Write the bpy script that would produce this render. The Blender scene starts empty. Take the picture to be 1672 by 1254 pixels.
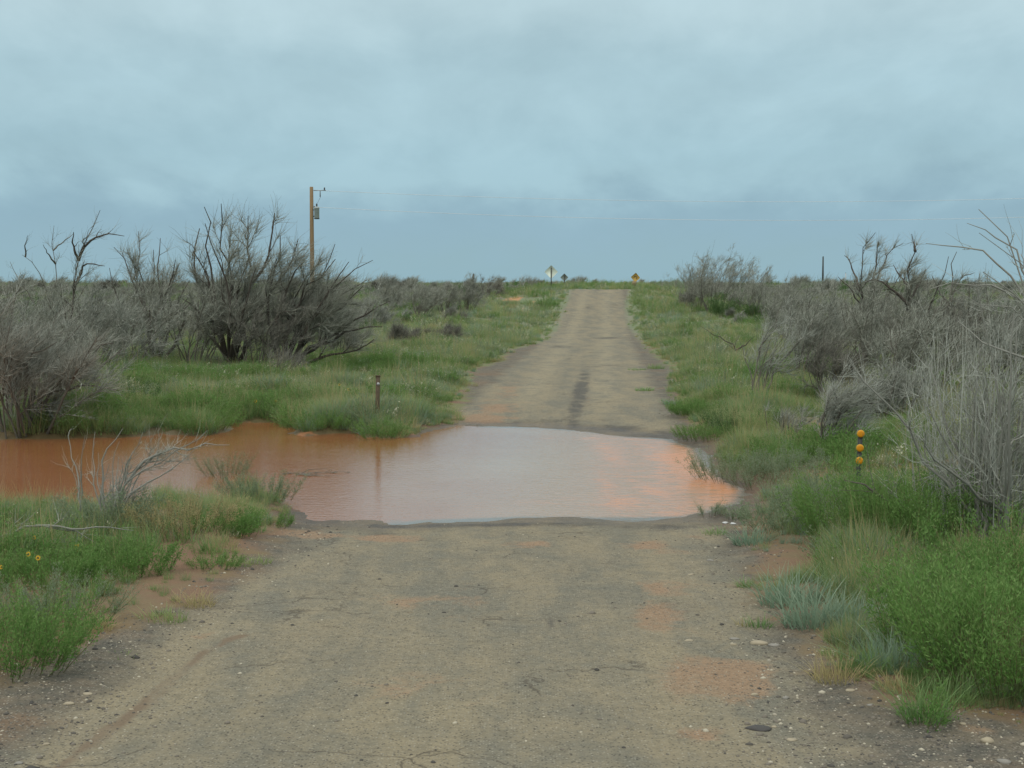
import bpy, math, random
import numpy as np
from mathutils import Vector, Matrix
R = math.radians
sc = bpy.context.scene
COL = sc.collection
rs = np.random.RandomState(7)

# ------------------------------------------------------------------ camera
FPX, CX, CY, CAMZ = 2400.0, 836.0, 627.0, 3.0
PITCH = math.atan(165.0 / FPX)
cam_d = bpy.data.cameras.new('camera'); cam = bpy.data.objects.new('camera', cam_d); COL.objects.link(cam)
cam.location = (0, 0, CAMZ); cam.rotation_euler = (math.pi / 2 - PITCH, 0, 0)
cam_d.sensor_width = 36.0; cam_d.lens = 36.0 * FPX / 1672.0
cam_d.clip_start = 0.1; cam_d.clip_end = 20000
sc.camera = cam

# ------------------------------------------------------------------ world, sun, exposure
SUN_EL, SUN_AZ = 52, 205
world = bpy.data.worlds.new("World"); sc.world = world; world.use_nodes = True
def build_world():
    nt = world.node_tree; N = nt.nodes; L = nt.links
    for n in list(N): N.remove(n)
    out = N.new('ShaderNodeOutputWorld'); bg = N.new('ShaderNodeBackground')
    tc = N.new('ShaderNodeTexCoord'); sep = N.new('ShaderNodeSeparateXYZ'); L.new(tc.outputs['Generated'], sep.inputs[0])
    def math_(op, a, b=None, c=None):
        m = N.new('ShaderNodeMath'); m.operation = op
        for i, v in enumerate((a, b, c)):
            if v is None: continue
            if isinstance(v, (int, float)): m.inputs[i].default_value = v
            else: L.new(v, m.inputs[i])
        return m.outputs[0]
    z = math_('MAXIMUM', sep.outputs['Z'], 0.0)
    # projection on to a cloud deck
    den = math_('ADD', z, 0.34)
    cx = math_('DIVIDE', sep.outputs['X'], den); cy = math_('DIVIDE', sep.outputs['Y'], den)
    cmb = N.new('ShaderNodeCombineXYZ'); L.new(cx, cmb.inputs[0]); L.new(cy, cmb.inputs[1])
    n1 = N.new('ShaderNodeTexNoise'); n1.inputs['Scale'].default_value = 3.2; n1.inputs['Detail'].default_value = 8; n1.inputs['Roughness'].default_value = 0.55
    n1.inputs['Distortion'].default_value = 0.3
    mp = N.new('ShaderNodeMapping'); mp.inputs['Location'].default_value = (2.3, 1.2, 0); mp.inputs['Scale'].default_value = (1.15, .75, 1)
    L.new(cmb.outputs[0], mp.inputs[0]); L.new(mp.outputs[0], n1.inputs['Vector'])
    n2 = N.new('ShaderNodeTexNoise'); n2.inputs['Scale'].default_value = 11.0; n2.inputs['Detail'].default_value = 4
    L.new(mp.outputs[0], n2.inputs['Vector'])
    ns = math_('ADD', math_('MULTIPLY', n1.outputs['Fac'], 0.8), math_('MULTIPLY', n2.outputs['Fac'], 0.2))
    # gradient over elevation, edges of the bands bent by the noise
    zz = math_('ADD', z, math_('MULTIPLY', math_('SUBTRACT', ns, 0.5), 0.10))
    cr = N.new('ShaderNodeValToRGB'); e = cr.color_ramp.elements
    cr.color_ramp.interpolation = 'EASE'
    stops = [(0.0, (.270, .430, .500)), (0.042, (.262, .418, .510)), (0.08, (.340, .515, .590)), (0.13, (.385, .555, .620)),
             (0.19, (.455, .610, .660)), (0.32, (.60, .70, .73)), (1.0, (1.25, 1.30, 1.30))]
    while len(e) < len(stops): e.new(0.5)
    for i, (p, c) in enumerate(stops): e[i].position = p; e[i].color = (*c, 1)
    L.new(zz, cr.inputs[0])
    mr = N.new('ShaderNodeMapRange'); mr.inputs[1].default_value = 0.36; mr.inputs[2].default_value = 0.62
    mr.inputs[3].default_value = 0.90; mr.inputs[4].default_value = 1.05; L.new(ns, mr.inputs[0])
    fade = N.new('ShaderNodeMapRange'); fade.inputs[1].default_value = 0.0; fade.inputs[2].default_value = 0.08; L.new(z, fade.inputs[0])
    mf = N.new('ShaderNodeMix'); mf.data_type = 'FLOAT'; mf.inputs[2].default_value = 1.0
    L.new(fade.outputs[0], mf.inputs[0]); L.new(mr.outputs[0], mf.inputs[3])
    vm = N.new('ShaderNodeVectorMath'); vm.operation = 'SCALE'; L.new(cr.outputs[0], vm.inputs[0]); L.new(mf.outputs[0], vm.inputs['Scale'])
    sky = N.new('ShaderNodeTexSky'); sky.sky_type = 'NISHITA'; sky.sun_disc = False
    sky.sun_elevation = R(SUN_EL); sky.sun_rotation = R(SUN_AZ)
    sk = N.new('ShaderNodeVectorMath'); sk.operation = 'SCALE'; sk.inputs['Scale'].default_value = 0.08; L.new(sky.outputs[0], sk.inputs[0])
    mx = N.new('ShaderNodeMix'); mx.data_type = 'RGBA'; mx.inputs[0].default_value = 0.93
    L.new(sk.outputs[0], mx.inputs[6]); L.new(vm.outputs[0], mx.inputs[7])
    L.new(mx.outputs[2], bg.inputs['Color']); bg.inputs['Strength'].default_value = 1.0
    L.new(bg.outputs[0], out.inputs['Surface'])
build_world()
sd_ = bpy.data.lights.new('sun', 'SUN'); sun = bpy.data.objects.new('sun', sd_); COL.objects.link(sun)
sd_.energy = 0.9; sd_.angle = R(18); sd_.color = (1.0, .95, .88)
az = R(SUN_AZ)
sdir = Vector((math.sin(az) * math.cos(R(SUN_EL)), math.cos(az) * math.cos(R(SUN_EL)), math.sin(R(SUN_EL))))
sun.rotation_euler = sdir.to_track_quat('Z', 'Y').to_euler()
sc.view_settings.view_transform = 'Standard'; sc.view_settings.look = 'None'
sc.view_settings.exposure = 0.14; sc.view_settings.gamma = 1.0; sc.view_settings.use_curve_mapping = False

# ------------------------------------------------------------------ helpers: projection, noise, polygons
CP, SP = math.cos(PITCH), math.sin(PITCH)
def proj(x, y, z):
    h = z - CAMZ; dep = y * CP - h * SP; v = y * SP + h * CP
    return CX + FPX * x / dep, CY - FPX * v / dep
def ray(px, py):
    a = (px - CX) / FPX; b = (CY - py) / FPX
    return np.array([a, CP + b * SP, -SP + b * CP])          # not normalised: y about 1
def unproj_z(px, py, z=0.0):
    d = ray(px, py); t = (z - CAMZ) / d[2]
    return np.array([d[0] * t, d[1] * t, z])
def at(px, py, Y):
    d = ray(px, py); t = Y / d[1]
    return np.array([d[0] * t, Y, CAMZ + d[2] * t])

def hash2(ix, iy, seed):
    h = (ix.astype(np.int64) * 374761393 + iy.astype(np.int64) * 668265263 + seed * 1442695041) & 0xffffffff
    h = ((h ^ (h >> 13)) * 1274126177) & 0xffffffff
    return ((h ^ (h >> 16)) & 0xffff) / 65535.0
def vnoise(x, y, seed=0):
    x = np.asarray(x, float); y = np.asarray(y, float)
    ix = np.floor(x); iy = np.floor(y); fx = x - ix; fy = y - iy
    fx = fx * fx * (3 - 2 * fx); fy = fy * fy * (3 - 2 * fy)
    a = hash2(ix, iy, seed); b = hash2(ix + 1, iy, seed); c = hash2(ix, iy + 1, seed); d = hash2(ix + 1, iy + 1, seed)
    return (a + (b - a) * fx) * (1 - fy) + (c + (d - c) * fx) * fy
def fbm(x, y, seed=0, oct=4):
    s = 0; a = .5; f = 1.0
    for i in range(oct):
        s = s + a * vnoise(x * f, y * f, seed + i * 17); a *= .5; f *= 2.03
    return s / (1 - .5 ** oct) - .5
def sstep(a, b, x):
    t = np.clip((x - a) / (b - a), 0, 1); return t * t * (3 - 2 * t)
def sdf(poly, x, y):                                   # positive outside
    x = np.asarray(x, float); y = np.asarray(y, float)
    d = np.full(x.shape, 1e18); ins = np.zeros(x.shape, bool); n = len(poly)
    for i in range(n):
        ax, ay = poly[i]; bx, by = poly[(i + 1) % n]
        ex, ey = bx - ax, by - ay; wx, wy = x - ax, y - ay
        t = np.clip((wx * ex + wy * ey) / (ex * ex + ey * ey + 1e-12), 0, 1)
        d = np.minimum(d, (wx - ex * t) ** 2 + (wy - ey * t) ** 2)
        c = (ay > y) != (by > y)
        ins ^= c & (x < (bx - ax) * (y - ay) / ((by - ay) if abs(by - ay) > 1e-12 else 1e-12) + ax)
    d = np.sqrt(d); return np.where(ins, -d, d)

# ------------------------------------------------------------------ terrain
WATER_PX = [(-260, 712), (0, 716), (110, 716), (230, 713), (262, 706), (330, 714), (372, 704), (378, 690), (452, 688), (468, 700),
            (500, 712), (560, 706), (600, 714), (690, 714), (702, 702), (752, 696), (880, 698), (960, 704), (1030, 713), (1092, 717),
            (1140, 732), (1158, 760), (1196, 786), (1222, 800), (1214, 822), (1170, 836), (1130, 846), (1040, 848), (850, 847), (700, 852), (640, 858), (628, 850),
            (590, 849), (520, 852), (486, 846), (476, 824), (430, 806), (372, 812), (352, 836), (300, 830), (262, 800), (236, 838), (150, 846), (20, 850), (-320, 850)]
WATER = [tuple(unproj_z(a, b)[:2]) for a, b in WATER_PX]
WATER = [(-70, 30.5), (-30, 29.5)] + WATER + [(-30, 17.5), (-70, 17.0)]
def rc(y): return -1.0 + .066 * y
ZR = np.array([[0, .95], [4, .62], [8.5, .33], [14, .22], [18, .18], [31, .18], [36, .20], [49, .20], [60, .20], [75, .22], [88, .42], [100, .92], [112, 1.66],
               [125, 2.42], [132, 2.52], [150, 2.40], [200, 2.3], [400, 2.2], [9000, 2.4]])
ZS = np.array([[0, .75], [10, .50], [20, .34], [40, .36], [60, .46], [80, .62], [100, .95], [125, 1.30], [200, 1.75], [400, 2.05], [9000, 2.4]])
def gz(x, y):
    x = np.asarray(x, float); y = np.asarray(y, float)
    u = x - rc(y)
    w = sstep(2.6, 13.0, np.abs(u))
    zr = np.interp(y, ZR[:, 0], ZR[:, 1]); zs = np.interp(y, ZS[:, 0], ZS[:, 1])
    off = sstep(2.3, 4.0, np.abs(u))
    base = zr * (1 - w) + zs * w + off * (fbm(x * .5, y * .5, 3) * .16 + fbm(x * 2.2, y * 2.2, 9) * .05) * sstep(200, 60, y) \
        + sstep(60, 300, y) * fbm(x * .02, y * .02, 5) * .5 * w
    base = base + (1 - off) * (fbm(x * .8, y * .5, 21) * .035 + fbm(x * 5, y * 5, 22) * .008) * sstep(140, 100, y)
    base = np.maximum(base, .06)
    sd = sdf(WATER, x, y) + fbm(x * 1.3, y * 1.1, 31) * (.55 + .10 * off) + fbm(x * 6, y * 4, 32) * .16
    k = .30 + 1.3 * off
    pos = base * (1 - np.exp(-np.maximum(sd, 0) * k)) + .004 * np.sign(sd)
    return np.where(sd > 0, pos, np.maximum(sd * .18, -.3) - .004)
def ground_at(px, py):
    d = ray(px, py)
    ts = np.concatenate([np.linspace(3, 60, 1500), np.linspace(60, 400, 2500), np.geomspace(400, 6000, 800)])
    X = d[0] * ts; Y = d[1] * ts; Z = CAMZ + d[2] * ts
    g = gz(X, Y); i = np.argmax(Z < g)
    if i == 0: i = len(ts) - 1
    return np.array([X[i], Y[i], g[i]])

BARE_PX = [(-420, 1262), (0, 1108), (60, 1086), (130, 1056), (200, 1034), (270, 1012), (345, 985), (380, 950), (402, 930), (425, 898), (468, 868), (480, 840),
           (640, 780), (700, 702), (742, 690), (764, 655), (776, 604), (828, 588), (838, 571), (895, 556), (915, 530), (925, 500), (936, 473),
           (1024, 473), (1020, 500), (1022, 525), (1036, 550), (1062, 578), (1098, 603), (1094, 640), (1118, 690), (1148, 716), (1150, 775),
           (1205, 792), (1222, 830), (1205, 862), (1235, 898), (1212, 945), (1225, 985), (1300, 1030), (1325, 1060), (1330, 1102), (1410, 1128), (1470, 1178), (1560, 1165), (1680, 1190), (1900, 1330)]
BARE = []
for a, b in BARE_PX: BARE.append(tuple(ground_at(a, b)[:2]))
BARE = [(-4.5, 2.0)] + BARE + [(3.8, 2.0)]

def mesh_np(name, V, Fs, mat, parent=None, smooth=False, attrs=None, link=True, mats=None, mi=None):
    me = bpy.data.meshes.new(name)
    if not isinstance(Fs, list): Fs = [Fs]
    Fs = [f for f in Fs if len(f)]
    V = np.asarray(V, np.float32)
    me.vertices.add(len(V)); me.vertices.foreach_set('co', V.ravel())
    loops = np.concatenate([f.ravel() for f in Fs]).astype(np.int32)
    tot = np.concatenate([np.full(len(f), f.shape[1]) for f in Fs]).astype(np.int32)
    st = np.concatenate([[0], np.cumsum(tot)[:-1]]).astype(np.int32)
    me.loops.add(len(loops)); me.loops.foreach_set('vertex_index', loops)
    me.polygons.add(len(tot)); me.polygons.foreach_set('loop_start', st)
    if smooth: me.polygons.foreach_set('use_smooth', np.ones(len(tot), bool))
    if mats:
        for m in mats: me.materials.append(m)
        me.polygons.foreach_set('material_index', np.asarray(mi, np.int32))
    else: me.materials.append(mat)
    for k, a in (attrs or {}).items():
        a = np.asarray(a, np.float32)
        if a.ndim == 1: at_ = me.attributes.new(k, 'FLOAT', 'POINT'); at_.data.foreach_set('value', a)
        else: at_ = me.attributes.new(k, 'FLOAT_COLOR', 'POINT'); at_.data.foreach_set('color', a.ravel())
    me.update(calc_edges=True); me.validate()
    o = bpy.data.objects.new(name, me)
    if link: COL.objects.link(o)
    if parent: o.parent = parent
    return o
def tag(o, label=None, cat=None, group=None, kind=None):
    if label: o['label'] = label
    if cat: o['category'] = cat
    if group: o['group'] = group
    if kind: o['kind'] = kind
    return o
def empty(name, loc, label, cat, group=None, rz=0):
    o = bpy.data.objects.new(name, None); COL.objects.link(o); o.location = loc; o.rotation_euler = (0, 0, rz); o.empty_display_size = .2
    return tag(o, label, cat, group)
def copy_thing(root, loc, rz, scale, label):
    r = root.copy(); COL.objects.link(r); r.location = loc; r.rotation_euler = (0, 0, rz); r.scale = scale; r['label'] = label
    for ch in list(root.children):
        c = ch.copy(); COL.objects.link(c); c.parent = r
    return r

# ------------------------------------------------------------------ materials
class NB:
    def __init__(s, name):
        s.m = bpy.data.materials.new(name); s.m.use_nodes = True; s.nt = s.m.node_tree; s.N = s.nt.nodes; s.L = s.nt.links
        s.p = s.N['Principled BSDF']; s.geo = s.N.new('ShaderNodeNewGeometry'); s.pos = s.geo.outputs['Position']
        s.p.inputs['Roughness'].default_value = .9; s.p.inputs['Specular IOR Level'].default_value = .2
    def set(s, sock, v):
        if v is None: return
        if hasattr(v, 'is_linked') or hasattr(v, 'links'): s.L.new(v, sock)
        elif isinstance(v, (tuple, list)) and len(v) == 3 and sock.type == 'RGBA': sock.default_value = (*v, 1)
        else: sock.default_value = v
    def math(s, op, a, b=0.0, clamp=False):
        n = s.N.new('ShaderNodeMath'); n.operation = op; n.use_clamp = clamp; s.set(n.inputs[0], a); s.set(n.inputs[1], b); return n.outputs[0]
    def noise(s, scale, detail=4, rough=.55, vec=None, dist=0.0, w=None):
        n = s.N.new('ShaderNodeTexNoise'); n.inputs['Scale'].default_value = scale; n.inputs['Detail'].default_value = detail
        n.inputs['Roughness'].default_value = rough; n.inputs['Distortion'].default_value = dist
        s.L.new(vec or s.pos, n.inputs['Vector']); return n.outputs['Fac']
    def vor(s, scale, out='Color', vec=None, feature='F1'):
        n = s.N.new('ShaderNodeTexVoronoi'); n.feature = feature; n.inputs['Scale'].default_value = scale; s.L.new(vec or s.pos, n.inputs['Vector']); return n.outputs[out]
    def mapv(s, scale, loc=(0, 0, 0), rot=(0, 0, 0)):
        n = s.N.new('ShaderNodeMapping'); n.inputs['Scale'].default_value = scale; n.inputs['Location'].default_value = loc; n.inputs['Rotation'].default_value = rot
        s.L.new(s.pos, n.inputs['Vector']); return n.outputs[0]
    def ramp(s, v, a, b, lo=0.0, hi=1.0):
        n = s.N.new('ShaderNodeMapRange'); n.interpolation_type = 'SMOOTHSTEP'
        n.inputs[1].default_value = a; n.inputs[2].default_value = b; n.inputs[3].default_value = lo; n.inputs[4].default_value = hi
        s.set(n.inputs[0], v); return n.outputs[0]
    def mix(s, f, a, b, mode='MIX'):
        n = s.N.new('ShaderNodeMix'); n.data_type = 'RGBA'; n.blend_type = mode; s.set(n.inputs[0], f); s.set(n.inputs[6], a); s.set(n.inputs[7], b); return n.outputs[2]
    def attr(s, name, out='Fac'):
        n = s.N.new('ShaderNodeAttribute'); n.attribute_name = name; return n.outputs[out]
    def sep(s, c):
        n = s.N.new('ShaderNodeSeparateColor'); s.L.new(c, n.inputs[0]); return n.outputs
    def rand(s): return s.N.new('ShaderNodeObjectInfo').outputs['Random']
    def bump(s, h, strength=.5, dist=.02, normal=None):
        n = s.N.new('ShaderNodeBump'); n.inputs['Strength'].default_value = strength; n.inputs['Distance'].default_value = dist
        s.L.new(h, n.inputs['Height'])
        if normal: s.L.new(normal, n.inputs['Normal'])
        return n.outputs[0]
    def done(s, col, rough=None, normal=None, spec=None):
        s.set(s.p.inputs['Base Color'], col)
        if rough is not None: s.set(s.p.inputs['Roughness'], rough)
        if spec is not None: s.set(s.p.inputs['Specular IOR Level'], spec)
        if normal is not None: s.L.new(normal, s.p.inputs['Normal'])
        return s.m

def leaf_mat(name, c1, c2, tip=None, tipf=.5, trans=.3, warm=None):
    b = NB(name)
    f = b.math('ADD', b.math('MULTIPLY', b.attr('rnd'), .6), b.math('MULTIPLY', b.rand(), .4))
    c = b.mix(f, c1, c2)
    if warm: c = b.mix(b.math('MULTIPLY', b.ramp(b.noise(.55, 3), .46, .62), .8), c, warm)
    if tip: c = b.mix(b.math('MULTIPLY', b.ramp(b.attr('hgt'), .45, 1.0), tipf), c, tip)
    b.done(c, .65, spec=.25)
    tr = b.N.new('ShaderNodeBsdfTranslucent'); b.L.new(c, tr.inputs['Color'])
    ms = b.N.new('ShaderNodeMixShader'); ms.inputs[0].default_value = trans
    out = b.N['Material Output']; b.L.new(b.p.outputs[0], ms.inputs[1]); b.L.new(tr.outputs[0], ms.inputs[2]); b.L.new(ms.outputs[0], out.inputs['Surface'])
    return b.m
def bark_mat(name, c1, c2, rough=.9):
    b = NB(name)
    f = b.math('ADD', b.math('MULTIPLY', b.noise(9, 3), .6), b.math('MULTIPLY', b.rand(), .4))
    return b.done(b.mix(f, c1, c2), rough)
def twig_mat(name, c1, c2):
    b = NB(name)
    c = b.mix(b.attr('rnd'), c1, c2)
    return b.done(c, .85)

def ground_mat():
    b = NB('earth_and_road')
    M = b.sep(b.attr('masks', 'Color')); A = b.attr('masks', 'Alpha')
    bare_sd, shore, patch = M[0], M[1], M[2]
    M2 = b.sep(b.attr('masks2', 'Color'))
    asph, orange, track = M2[0], M2[1], M2[2]
    big = b.noise(.9, 4); med = b.noise(3.5, 5, .6); fine = b.noise(26, 4, .7)
    brk = b.noise(2.4, 8, .72, vec=b.mapv((1.0, .8, 1)), dist=.5)
    # dusty chip-seal road
    tan = b.mix(big, (.320, .265, .165), (.255, .213, .140))
    grey = b.mix(med, (.160, .152, .116), (.215, .195, .142))
    streak = b.noise(1.0, 5, .6, vec=b.mapv((1.6, .35, 1), rot=(0, 0, R(3.8))))
    f = b.ramp(b.math('ADD', b.math('MULTIPLY', streak, .6), b.math('MULTIPLY', brk, .4)), .36, .62)
    road = b.mix(f, grey, tan)
    road = b.mix(b.math('MULTIPLY', track, b.ramp(brk, .38, .60, .1, .65)), road, (.36, .305, .195))
    road = b.mix(b.ramp(b.math('ADD', patch, b.math('MULTIPLY', b.math('SUBTRACT', brk, .5), 1.3)), .22, .62, 0, .9), road, b.mix(fine, (.070, .066, .058), (.13, .118, .095)))
    silt = b.mix(big, (.34, .225, .135), (.285, .195, .120))
    road = b.mix(b.ramp(b.math('ADD', A, b.math('MULTIPLY', b.math('SUBTRACT', brk, .5), 1.3)), .22, .60, 0, .85), road, silt)
    # gravel shoulder
    gravel = b.mix(b.ramp(med, .35, .65), (.120, .110, .085), (.185, .155, .110))
    gravel = b.mix(b.ramp(b.noise(.7, 6, .65), .50, .68, 0, .7), gravel, (.21, .135, .080))
    edge = b.ramp(b.math('ADD', asph, b.math('MULTIPLY', b.math('SUBTRACT', b.noise(1.3, 5), .5), .9)), -.2, .25)
    surf = b.mix(edge, road, gravel)
    surf = b.mix(b.ramp(b.math('ADD', A, b.math('MULTIPLY', b.math('SUBTRACT', brk, .5), 1.2)), .25, .65, 0, .85), surf, silt)
    # chips: small pale and dark stones
    far = b.ramp(b.N.new('ShaderNodeCameraData').outputs['View Distance'], 14, 45, 1, .25) if False else 1.0
    vc = b.sep(b.vor(55, 'Color')); vd = b.vor(55, 'Distance')
    pale = b.math('MULTIPLY', b.ramp(vc[0], .70, .80), b.ramp(vd, .48, .2))
    dark = b.math('MULTIPLY', b.ramp(vc[1], .62, .74), b.ramp(vd, .55, .2))
    vc2 = b.sep(b.vor(24, 'Color')); vd2 = b.vor(24, 'Distance')
    pale2 = b.math('MULTIPLY', b.math('MULTIPLY', b.ramp(vc2[0], .93, .95), b.ramp(vd2, .32, .2)), b.math('ADD', b.math('MULTIPLY', edge, .8), .12))
    surf = b.mix(b.math('MULTIPLY', dark, .8), surf, (.045, .043, .038))
    surf = b.mix(b.math('MULTIPLY', pale, .6), surf, (.46, .42, .33))
    surf = b.mix(pale2, surf, (.42, .36, .27))
    surf = b.mix(b.math('MULTIPLY', b.math('SUBTRACT', b.noise(11, 6, .8), .47, True), 2.2), surf, b.mix(1.0, surf, (.52, .53, .52), 'MULTIPLY'))
    surf = b.mix(b.math('MULTIPLY', b.math('SUBTRACT', fine, .35, True), 1.2), surf, b.mix(1.0, surf, (.5, .5, .5), 'MULTIPLY'))
    # cracks in the seal
    cr = b.N.new('ShaderNodeTexVoronoi'); cr.feature = 'DISTANCE_TO_EDGE'; cr.inputs['Scale'].default_value = .55
    wob = b.N.new('ShaderNodeVectorMath'); wob.operation = 'ADD'
    nv = b.N.new('ShaderNodeTexNoise'); nv.inputs['Scale'].default_value = 2.2; nv.inputs['Detail'].default_value = 5; b.L.new(b.pos, nv.inputs['Vector'])
    sc_ = b.N.new('ShaderNodeVectorMath'); sc_.operation = 'SCALE'; sc_.inputs['Scale'].default_value = .9; b.L.new(nv.outputs['Color'], sc_.inputs[0])
    b.L.new(b.pos, wob.inputs[0]); b.L.new(sc_.outputs[0], wob.inputs[1]); b.L.new(wob.outputs[0], cr.inputs['Vector'])
    crack = b.math('MULTIPLY', b.ramp(cr.outputs['Distance'], .011, .002), b.math('MULTIPLY', b.ramp(b.noise(.8, 2), .50, .62), b.math('SUBTRACT', 1.0, edge, True)))
    surf = b.mix(b.math('MULTIPLY', crack, .6), surf, (.07, .055, .04))
    # soil of the verge: red-brown with low herbs
    soil = b.mix(med, (.225, .130, .078), (.17, .110, .068))
    sy = b.N.new('ShaderNodeSeparateXYZ'); b.L.new(b.pos, sy.inputs[0])
    herb = b.mix(b.noise(6, 4, .7), (.12, .16, .06), (.19, .19, .09))
    hf = b.math('MULTIPLY', b.ramp(b.math('ADD', b.noise(1.1, 5, .6), b.math('MULTIPLY', bare_sd, .06, True)), .42, .56), b.ramp(sy.outputs['Y'], 20, 42, .25, 1.0))
    soil = b.mix(hf, soil, herb)
    # far plain
    plain = b.mix(b.ramp(b.noise(.05, 5, .6, vec=b.mapv((.6, 1.0, 1))), .40, .60), (.19, .22, .12), (.25, .23, .165))
    plain = b.mix(b.math('MULTIPLY', b.noise(.9, 4, .7), .5), plain, (.12, .145, .08))
    soil = b.mix(b.ramp(sy.outputs['Y'], 45, 90), soil, plain)
    soil = b.mix(b.ramp(b.math('ADD', orange, b.math('MULTIPLY', b.math('SUBTRACT', med, .5), .8)), .4, .6), soil, (.50, .25, .12))
    be = b.ramp(b.math('ADD', bare_sd, b.math('MULTIPLY', b.math('SUBTRACT', b.noise(2.2, 5), .5), 1.1)), -.15, .25)
    c = b.mix(be, surf, soil)
    rut = b.attr('masks2', 'Alpha')
    c = b.mix(b.ramp(b.math('ADD', rut, b.math('MULTIPLY', b.math('SUBTRACT', brk, .5), 1.2)), .35, .9, 0, .85), c, (.175, .125, .080))
    # damp margin: wet ground is darker and glossier
    wet = b.ramp(b.math('ADD', shore, b.math('MULTIPLY', b.math('SUBTRACT', med, .5), 1.2)), 1.1, .15)
    wc = b.mix(1.0, c, (.62, .54, .48), 'MULTIPLY')
    c = b.mix(wet, c, wc)
    rough = b.ramp(wet, 0, 1, .92, .50)
    h = b.math('ADD', b.math('MULTIPLY', b.noise(30, 5, .75), .6), b.math('MULTIPLY', b.vor(55, 'Distance'), -.6))
    h = b.math('SUBTRACT', h, b.math('MULTIPLY', crack, .8))
    nb = b.bump(h, .55, .02)
    nb = b.bump(b.noise(4, 5, .6), .5, .08, nb)
    return b.done(c, rough, nb, spec=.25)

def water_mat():
    b = NB('muddy_water')
    dep = b.attr('depth'); thin = b.attr('thin')
    v1 = b.mapv((1.0, 2.2, 1), rot=(0, 0, R(10)))
    n1 = b.noise(.8, 4, .55, vec=v1); n2 = b.noise(7, 4, .6, vec=v1)
    mud = b.mix(n1, (.245, .088, .032), (.290, .122, .052))
    clear = b.mix(n1, (.31, .20, .125), (.37, .24, .15))
    c = b.mix(thin, mud, clear)
    bar = b.ramp(b.math('ADD', b.attr('bar'), b.math('MULTIPLY', b.math('SUBTRACT', b.noise(2.6, 8, .7, vec=b.mapv((1, 2.2, 1)), dist=.8), .5), 2.0)), .10, 1.1)
    c = b.mix(bar, c, (.52, .215, .088))
    c = b.mix(b.ramp(b.math('ADD', dep, b.math('MULTIPLY', n2, .25)), .42, .15), c, (.15, .125, .095))
    mm = b.math('ADD', b.math('MULTIPLY', thin, .35), .12)
    h = b.math('ADD', b.math('MULTIPLY', b.noise(5, 3, .5, vec=v1, dist=.4), .5), b.math('MULTIPLY', b.noise(16, 3, .5, vec=b.mapv((1, 1.7, 1), rot=(0, 0, R(-14)))), .3))
    h = b.math('MULTIPLY', h, b.math('ADD', .7, b.math('MULTIPLY', b.attr('rough'), 1.6)))
    nb = b.bump(h, .22, .05)
    b.p.inputs['IOR'].default_value = 1.33
    rough = b.math('ADD', .05, b.math('MULTIPLY', bar, .25))
    return b.done(c, rough, nb, spec=.5)

MG = ground_mat(); MW = water_mat()
M_BARK = bark_mat('grey_brown_bark', (.10, .090, .072), (.18, .165, .13))
M_BARK_DARK = bark_mat('dark_bark', (.065, .052, .043), (.12, .10, .08))
M_BARK_PALE = bark_mat('weathered_pale_wood', (.30, .295, .255), (.19, .185, .155))
M_TWIG = twig_mat('grey_brown_twigs', (.145, .145, .112), (.47, .475, .395))
M_TWIG_GREEN = twig_mat('grey_green_twigs', (.15, .155, .125), (.46, .465, .395))
M_TWIG_PALE = twig_mat('pale_grey_twigs', (.52, .53, .46), (.23, .235, .19))
M_TWIG_DARK = twig_mat('dark_twigs', (.09, .085, .068), (.32, .305, .25))
M_G = leaf_mat('green_grass', (.120, .225, .072), (.235, .365, .130), (.40, .45, .22), .45, warm=(.32, .37, .14), trans=.4)
M_BLUE = leaf_mat('blue_green_grass', (.19, .29, .19), (.27, .36, .25), (.38, .40, .26), .4, trans=.4)
M_DRY = leaf_mat('dry_yellow_grass', (.36, .31, .14), (.46, .38, .19), (.50, .42, .23), .5, trans=.4)
M_WEED = leaf_mat('leafy_weed_green', (.095, .210, .045), (.165, .300, .075), (.24, .33, .11), .5, trans=.4)
M_WEED_DARK = leaf_mat('dark_leafy_green', (.065, .130, .038), (.11, .19, .06))
M_SAGE = leaf_mat('sage_leaf', (.17, .245, .135), (.25, .31, .19), (.36, .35, .22), .4, trans=.4)
M_FLOWER_W = leaf_mat('cream_florets', (.62, .60, .42), (.50, .50, .36), trans=.1)
def plain_mat(name, c1, c2=None, rough=.6, scale=12, metal=0.0):
    b = NB(name); c2 = c2 or tuple(x * .7 for x in c1)
    b.p.inputs['Metallic'].default_value = metal
    return b.done(b.mix(b.noise(scale, 4), c1, c2), rough, spec=.4)

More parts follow.
